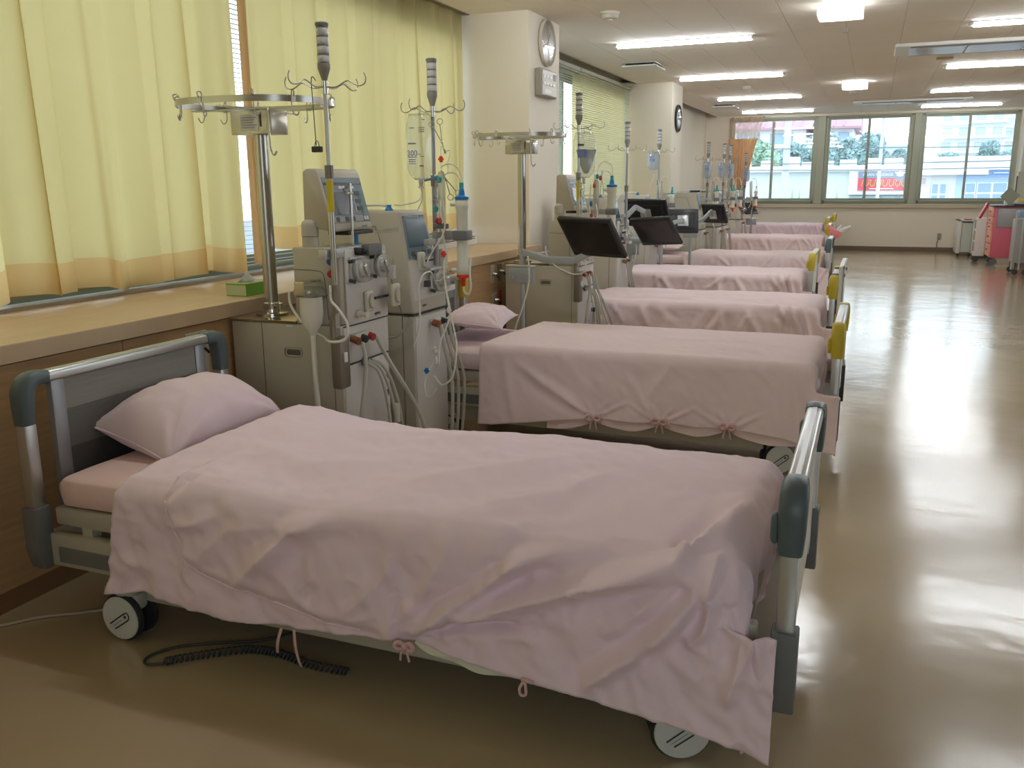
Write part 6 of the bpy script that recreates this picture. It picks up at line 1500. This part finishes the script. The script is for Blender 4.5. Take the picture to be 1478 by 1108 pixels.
# ------------------------------------------------------------------ bedside screens on arms
def tvset(c, a, p, W_, H_, label, back=False, ro=0.0, pole=None, arm=(), cable=True):
    nh = Vector((math.sin(a), -math.cos(a), 0)); r_ = Vector((math.cos(a), math.sin(a), 0)); Z = Vector((0, 0, 1))
    u = math.cos(p)*Z-math.sin(p)*nh; r2 = math.cos(ro)*r_+math.sin(ro)*u; u2 = -math.sin(ro)*r_+math.cos(ro)*u; n = r2.cross(u2)
    if n.dot(nh*math.cos(p)+Z*math.sin(p)) < 0: n = -n
    if back: n = -n; r2 = -r2
    M_ = Matrix.Identity(4)
    for i in range(3): M_[i][0], M_[i][1], M_[i][2] = r2[i], u2[i], n[i]
    M_.translation = Vector(c)
    t = thing('bedside_screen', Vector(c), label, 'monitor', 'bedside screens on arms')
    f = B(); box(f, -W_/2, W_/2, -H_/2, H_/2, -0.028, 0.006, 0.010, M=M_, seg=3); obj('housing', f, black, t, True, 40)
    f = B(); box(f, -W_/2+0.022, W_/2-0.022, -H_/2+0.036, H_/2-0.022, 0.004, 0.0072, M=M_); obj('screen', f, black_gl, t)
    f = B(); box(f, -W_/2+0.04, W_/2-0.04, -H_/2+0.04, H_/2-0.04, -0.042, -0.026, 0.008, M=M_); bk = obj('rear_cover', f, black, t, True, 40)
    f = B(); box(f, -0.055, 0.055, -0.055, 0.055, -0.052, -0.040, 0.003, M=M_); obj('mount_plate', f, mat('mount_silver', (0.55, 0.57, 0.55), 0.3, 0.6), t, True, 40)
    f = B()
    for k in range(7): box(f, -W_/2+0.055, -0.065, -0.05+0.022*k, -0.043+0.022*k, -0.0445, -0.041, M=M_)
    obj('vent_rib', f, black, bk)
    arm_m = mat('arm_pale_grey', (0.36, 0.38, 0.38), 0.4, 0.2)
    pts = [M_ @ Vector((0, 0, -0.05))]+[Vector(q) for q in arm]
    for q0, q1 in zip(pts, pts[1:]):
        d = (q1-q0); L = d.length; d.normalize(); sd = d.cross(Z).normalized() if abs(d.z) < 0.99 else Vector((1, 0, 0)); w2 = sd.cross(d)
        A = Matrix.Identity(4)
        for i in range(3): A[i][0], A[i][1], A[i][2] = d[i], sd[i], w2[i]
        A.translation = q0; f = B(); box(f, -0.008, L+0.008, -0.014, 0.014, -0.022, 0.022, 0.006, M=A); obj('arm', f, arm_m, t, True, 40)
    if pole:
        x, y, z0, z1 = pole
        f = B(); cyl(f, (x, y, z0), (x, y, z1), 0.016, n=14); pl = obj('pole', f, arm_m, t, True, 40)
        f = B(); box(f, x-0.085, x+0.085, y-0.035, y+0.01, z1-0.20, z1-0.09, 0.006); obj('pole_bracket', f, arm_m, t, True, 40)
        f = B(); box(f, x-0.10, x+0.10, y-0.04, y+0.012, z1-0.10, z1-0.088, 0.002)
        for s in (-1, 1): cyl(f, (x+s*0.045, y-0.045, z1-0.165), (x+s*0.045, y-0.03, z1-0.165), 0.008, n=8)
        obj('bracket_cap', f, alu, t, True, 40)
        f = B(); box(f, x-0.10, x+0.10, y-0.09, y+0.09, 0.0, 0.03, 0.006); obj('foot_plate', f, grey_p, t)
        if cable:
            e = pts[-1]; f = B(); tube(f, [e+Vector((0.05, -0.03, -0.02)), Vector((x+0.06, y-0.04, z1-0.18)), Vector((x+0.02, y-0.05, z1-0.35)), Vector((x-0.03, y-0.06, z1-0.50)), Vector((x-0.04, y-0.05, 0.3))], 0.005, 6, 6); obj('cable', f, tube_w, t, True)
    return t
tvset((-1.556, 5.2, 1.032), -0.36, -0.68, 0.394, 0.299, 'large black screen facing down over the third bed, nearest of the screens', ro=-0.02, arm=((-1.60, 5.33, 0.935), (-1.70, 5.33, 0.885), (-1.87, 5.31, 0.885), (-2.04, 5.30, 0.93)), pole=(-2.04, 5.30, 0, 0.94))
tvset((-1.592, 7.1, 0.973), -0.37, -0.68, 0.39, 0.275, 'black screen over the fourth bed, second facing the camera', ro=0.08, arm=((-1.60, 7.22, 0.88), (-1.75, 7.6, 0.86), (-1.98, 7.85, 0.87)), pole=(-1.98, 7.85, 0, 0.93))
tvset((-1.937, 8.3, 1.091), -0.23, -0.47, 0.43, 0.28, 'rear of a large black screen with a silver plate and raised arm', back=True, arm=((-1.95, 8.20, 1.10), (-2.02, 8.15, 1.14), (-2.16, 8.05, 0.98), (-2.34, 7.95, 0.96)), pole=(-2.36, 7.93, 0, 1.0), cable=False)
tvset((-1.827, 9.4, 0.963), 0.35, 0.20, 0.33, 0.25, 'rear of a black screen showing a silver mount, beside a pillow', back=True, arm=((-1.88, 9.28, 0.96), (-2.0, 9.22, 0.9)), pole=(-2.0, 9.22, 0, 0.94), cable=False)
tvset((-1.778, 11.2, 0.991), -0.54, -0.38, 0.348, 0.243, 'rear of a black screen with pale angled arm, over the fifth bed', back=True, arm=((-1.80, 11.05, 1.02), (-1.87, 10.85, 0.92), (-1.95, 10.58, 0.88)), pole=(-1.95, 10.56, 0, 0.93), cable=False)
tvset((-1.909, 15.5, 0.947), 1.14, 0.74, 0.38, 0.248, 'small black screen farthest away, tilted, under the left far window', arm=((-1.87, 15.6, 0.85),), pole=(-1.87, 15.62, 0, 0.86), cable=False)

# ------------------------------------------------------------------ small things at left
r = thing('tissue_box', (-2.635, 3.36, SZ), 'green and white tissue box on the counter behind the thick rack post', 'tissue box')
f = B(); box(f, -2.69, -2.58, 3.25, 3.47, SZ+0.0005, SZ+0.056, 0.001, seg=1); obj('carton', f, mat('tissue_green', (0.16, 0.36, 0.03), 0.5), r)
f = B(); box(f, -2.6895, -2.5805, 3.2495, 3.2505, SZ+0.004, SZ+0.05); box(f, -2.688, -2.582, 3.255, 3.465, SZ+0.056, SZ+0.0568); obj('printed_panel', f, mat('tissue_pale', (0.50, 0.55, 0.35), 0.6), r)
text('TISSUE', 0.020, (-2.5795, 3.38, SZ+0.020), (0, 1, 0), (0, 0, 1), mat('tissue_dark_green', (0.07, 0.20, 0.02), 0.5), r) if False else None
f = B(); P = np.zeros((8, 6, 3))
for i in range(8):
    for j in range(6):
        a = (i/7-0.5)*1.6; P[i, j] = (-2.635+0.03*math.sin(a*2+j*0.5)*(1-j/6), 3.33+0.035*a*(1.3-j*0.2), SZ+0.052+0.011*j+0.006*math.sin(i*2.1))
grid(f, P); o = obj('tissue', f, mat('tissue_white', (0.78, 0.78, 0.74), 0.9), r, True); o.modifiers.new('thickness', 'SOLIDIFY').thickness = 0.001
r = thing('side_clip', (-2.0, 11.8, 1.24), 'black clip lying on top of a distant grey machine near the far corner', 'clip')
f = B(); box(f, -2.20, -2.08, 11.80, 11.84, 1.236, 1.262, 0.006); box(f, -2.07, -2.0, 11.80, 11.83, 1.236, 1.250, 0.004); obj('body', f, black, r, True, 40)
r = thing('fire_extinguisher', (XW+0.10, 16.85, 0.0), 'red fire extinguisher on the left wall before the far corner', 'fire extinguisher')
f = B(); lathe(f, [(0.05, 0.62), (0.06, 0.63), (0.06, 1.02), (0.045, 1.06), (0.02, 1.08), (0.02, 1.10)], (XW+0.075, 16.85, 0), 18); obj('cylinder', f, redcap, r, True, 40)
f = B(); box(f, XW+0.05, XW+0.11, 16.80, 16.93, 1.10, 1.13, 0.004); obj('lever', f, black, r); f = B(); box(f, XW, XW+0.03, 16.80, 16.90, 0.58, 1.0, 0.003); obj('bracket', f, steel, r)
r = thing('wall_bag', (XW+0.09, 16.35, 0.9), 'bright pink rounded bag on the left wall beside the fire extinguisher', 'bag')
f = B(); lathe(f, [(0.02, 0.62), (0.13, 0.66), (0.16, 0.76), (0.14, 0.87), (0.06, 0.93), (0.01, 0.94)], (XW+0.17, 16.3, 0), 20); obj('bag', f, mat('hot_pink', (0.80, 0.10, 0.28), 0.5), r, True)

# ------------------------------------------------------------------ far right corner
pinkc = mat('cart_pink', (0.62, 0.13, 0.19), 0.45); orangec = mat('cart_salmon', (0.80, 0.38, 0.25), 0.45)
r = thing('medical_cart', (2.12, 16.8, 0), 'pink medical cart with salmon drawer fronts and a grey board on its side', 'cart')
f = B(); box(f, 1.86, 2.42, 16.5, 17.1, 0.125, 0.945, 0.01); obj('body', f, pinkc, r, True, 40)
f = B(); box(f, 1.83, 2.45, 16.47, 17.13, 0.945, 0.968, 0.006); obj('top', f, foot_dark, r, True, 40)
zz = [0.14, 0.35, 0.56, 0.67, 0.78, 0.94]
for za, zb_ in zip(zz, zz[1:]):
    f = B(); box(f, 1.835, 1.86, 16.52, 17.08, za+0.004, zb_-0.004, 0.006); dw = obj('drawer', f, orangec, r, True, 40)
    f = B(); box(f, 1.822, 1.836, 16.75, 16.85, (za+zb_)/2-0.012, (za+zb_)/2+0.016, 0.003); obj('handle', f, redd, dw)
f = B(); box(f, 1.90, 2.42, 16.485, 16.50, 0.62, 0.925, 0.02); obj('side_board', f, mat('board_grey', (0.34, 0.33, 0.33), 0.4), r, True, 40)
for x, y in ((1.92, 16.56), (2.36, 16.56), (1.92, 17.04), (2.36, 17.04)):
    f = B(); lathe(f, [(0.03, -0.018), (0.055, -0.014), (0.055, 0.014), (0.03, 0.018)], (x, y, 0.056), 16, 'y'); cyl(f, (x, y, 0.09), (x, y, 0.13), 0.014); obj('caster', f, grey_p, r, True, 40)
r = thing('file_board', (2.08, 16.6, 0.97), 'grey-green square board leaning corner-up on the pink cart', 'board')
Mx = Matrix.Translation((2.07, 16.60, 1.115)) @ Matrix.Rotation(math.radians(-10), 4, 'X') @ Matrix.Rotation(math.radians(40), 4, 'Y')
f = B(); box(f, -0.105, 0.105, -0.006, 0.006, -0.10, 0.10, 0.002, M=Mx); obj('board', f, mat('board_sage', (0.25, 0.27, 0.20), 0.6), r)
f = B(); box(f, 2.0, 2.04, 16.60, 16.72, 0.969, 1.04, 0.003); obj('support', f, white_p, r)
r = thing('document_tray', (2.3, 16.4, 0.97), 'stack of white trays with a yellow folder on top, right edge', 'tray')
for k in range(3):
    f = B(); box(f, 2.13, 2.44, 16.52, 16.98, 0.970+0.022*k, 0.985+0.022*k, 0.003); obj('tray', f, [foot_dark, white_p, white_p][k], r)
f = B(); box(f, 2.19, 2.44, 16.54, 16.90, 1.034, 1.070, 0.004); obj('yellow_folder', f, mat('folder_yellow', (0.62, 0.45, 0.03), 0.6), r)
r = thing('storage_unit', (1.72, 18.7, 0), 'low white storage unit by the far wall, left of the pink cart', 'cabinet')
f = B(); box(f, 1.50, 1.56, 18.35, 18.95, 0.06, 0.66, 0.004); box(f, 1.74, 1.77, 18.35, 18.95, 0.06, 0.66, 0.004); box(f, 1.50, 1.77, 18.35, 18.95, 0.635, 0.66, 0.004); box(f, 1.56, 1.74, 18.90, 18.95, 0.06, 0.64); obj('frame', f, white_p, r, True, 40)
f = B(); box(f, 1.565, 1.735, 18.36, 18.40, 0.08, 0.61, 0.004); obj('door', f, mat('pale_mint', (0.56, 0.60, 0.54), 0.5), r)
f = B(); box(f, 1.60, 1.72, 18.35, 18.70, 0.662, 0.675, 0.002); obj('red_booklet', f, redd, r)
for x in (1.54, 1.73):
    f = B(); lathe(f, [(0.015, -0.01), (0.03, -0.008), (0.03, 0.008), (0.015, 0.01)], (x, 18.42, 0.03), 12, 'y'); obj('caster', f, foot_dark, r)
r = thing('waste_bin', (1.92, 18.3, 0), 'pale mint lidded bin between the white unit and the pink cart', 'bin')
f = B(); prism(f, [(1.80, 0.06), (2.06, 0.06), (2.08, 0.60), (1.78, 0.60)], 'y', 18.1, 18.45, 0.01); obj('bin_body', f, mat('pale_mint2', (0.52, 0.55, 0.50), 0.5), r, True, 40)
f = B(); box(f, 1.77, 2.09, 18.09, 18.46, 0.60, 0.625, 0.006); obj('lid', f, mat('lid_dark', (0.2, 0.2, 0.19), 0.5), r)
f = B(); box(f, 1.84, 2.02, 18.1, 18.42, 0.0, 0.06); obj('base', f, foot_dark, r)
r = thing('red_folder', (1.80, 17.3, 0.6), 'dark red folder leaning behind the pink cart', 'folder')
f = B(); Mx = Matrix.Translation((1.78, 17.3, 0.86)) @ Matrix.Rotation(0.42, 4, 'Y'); box(f, -0.02, 0.02, -0.12, 0.12, -0.14, 0.14, 0.003, M=Mx); obj('folder', f, redd, r)
f = B(); box(f, 1.68, 1.84, 17.18, 17.42, 0.10, 0.74, 0.006); obj('stand', f, white_p, r)
for k in range(3):
    f = B(); box(f, 1.676, 1.682, 17.2, 17.4, 0.18+0.19*k, 0.33+0.19*k, 0.002); obj('slot', f, mat('slot_tan', (0.35, 0.28, 0.2), 0.6), r)
f = B(); cyl(f, (1.86, 17.2, 0.90), (1.86, 17.4, 0.90), 0.04); obj('paper_roll', f, white_p, r, True, 40)
for y in (17.2, 17.4):
    f = B(); lathe(f, [(0.03, -0.01), (0.05, -0.008), (0.05, 0.008), (0.03, 0.01)], (1.72, y, 0.05), 12, 'y'); obj('caster', f, foot_dark, r)
r = thing('wire_trolley', (2.25, 15.1, 0), 'grey metal trolley with baskets cut by the right edge of the picture', 'trolley')
f = B(); box(f, 2.0, 2.6, 15.0, 15.45, 0.17, 0.80, 0.008); obj('cabinet_body', f, mat('trolley_grey', (0.40, 0.39, 0.38), 0.45), r, True, 40)
for x in (1.97, 2.07):
    f = B(); cyl(f, (x, 14.9, 0.08), (x, 14.9, 0.92), 0.014); obj('upright', f, alu, r, True, 40)
f = B(); box(f, 2.0, 2.5, 14.85, 15.2, 0.84, 0.93, 0.015); obj('blue_tray', f, mat('tray_blue', (0.22, 0.34, 0.50), 0.5), r, True, 40)
f = B(); box(f, 2.10, 2.5, 14.88, 15.18, 0.93, 1.0, 0.01); obj('white_packet', f, white_p, r, True, 40)
for x, y in ((2.02, 14.9), (2.15, 14.9), (2.02, 15.4), (2.5, 15.4)):
    f = B(); lathe(f, [(0.02, -0.012), (0.042, -0.010), (0.042, 0.010), (0.02, 0.012)], (x, y, 0.043), 14, 'y'); cyl(f, (x, y, 0.06), (x, y, 0.18), 0.010); obj('caster', f, foot_dark, r, True, 40)
r = thing('wall_socket', (1.27, FY, 0.35), 'grey wall socket with a lead on the far wall under the right window', 'wall outlet')
f = B(); box(f, 1.235, 1.31, FY-0.012, FY, 0.24, 0.36, 0.004); obj('cover_plate', f, mat('socket_grey', (0.32, 0.29, 0.24), 0.5), r)
f = B(); tube(f, [(1.27, FY-0.02, 0.27), (1.24, FY-0.03, 0.18), (1.25, FY-0.04, 0.08), (1.32, FY-0.04, 0.05), (1.45, FY-0.04, 0.06), (1.6, FY-0.04, 0.03)], 0.010, 6, 5); obj('lead', f, mat('lead_brown', (0.14, 0.11, 0.08), 0.6), r, True)
r = thing('wall_phone_box', (2.55, FY-0.38, 1.0), 'pale wall box and pipe on the pilaster at the right edge', 'box')
f = B(); box(f, 2.46, 2.60, FY-0.42, FY-0.35, 1.02, 1.52, 0.006); obj('box', f, mat('pale_box', (0.52, 0.52, 0.44), 0.5), r)
f = B(); box(f, 2.445, 2.462, FY-0.42, FY-0.38, 1.12, 1.44, 0.003); obj('hinge_strip', f, foot_dark, r)
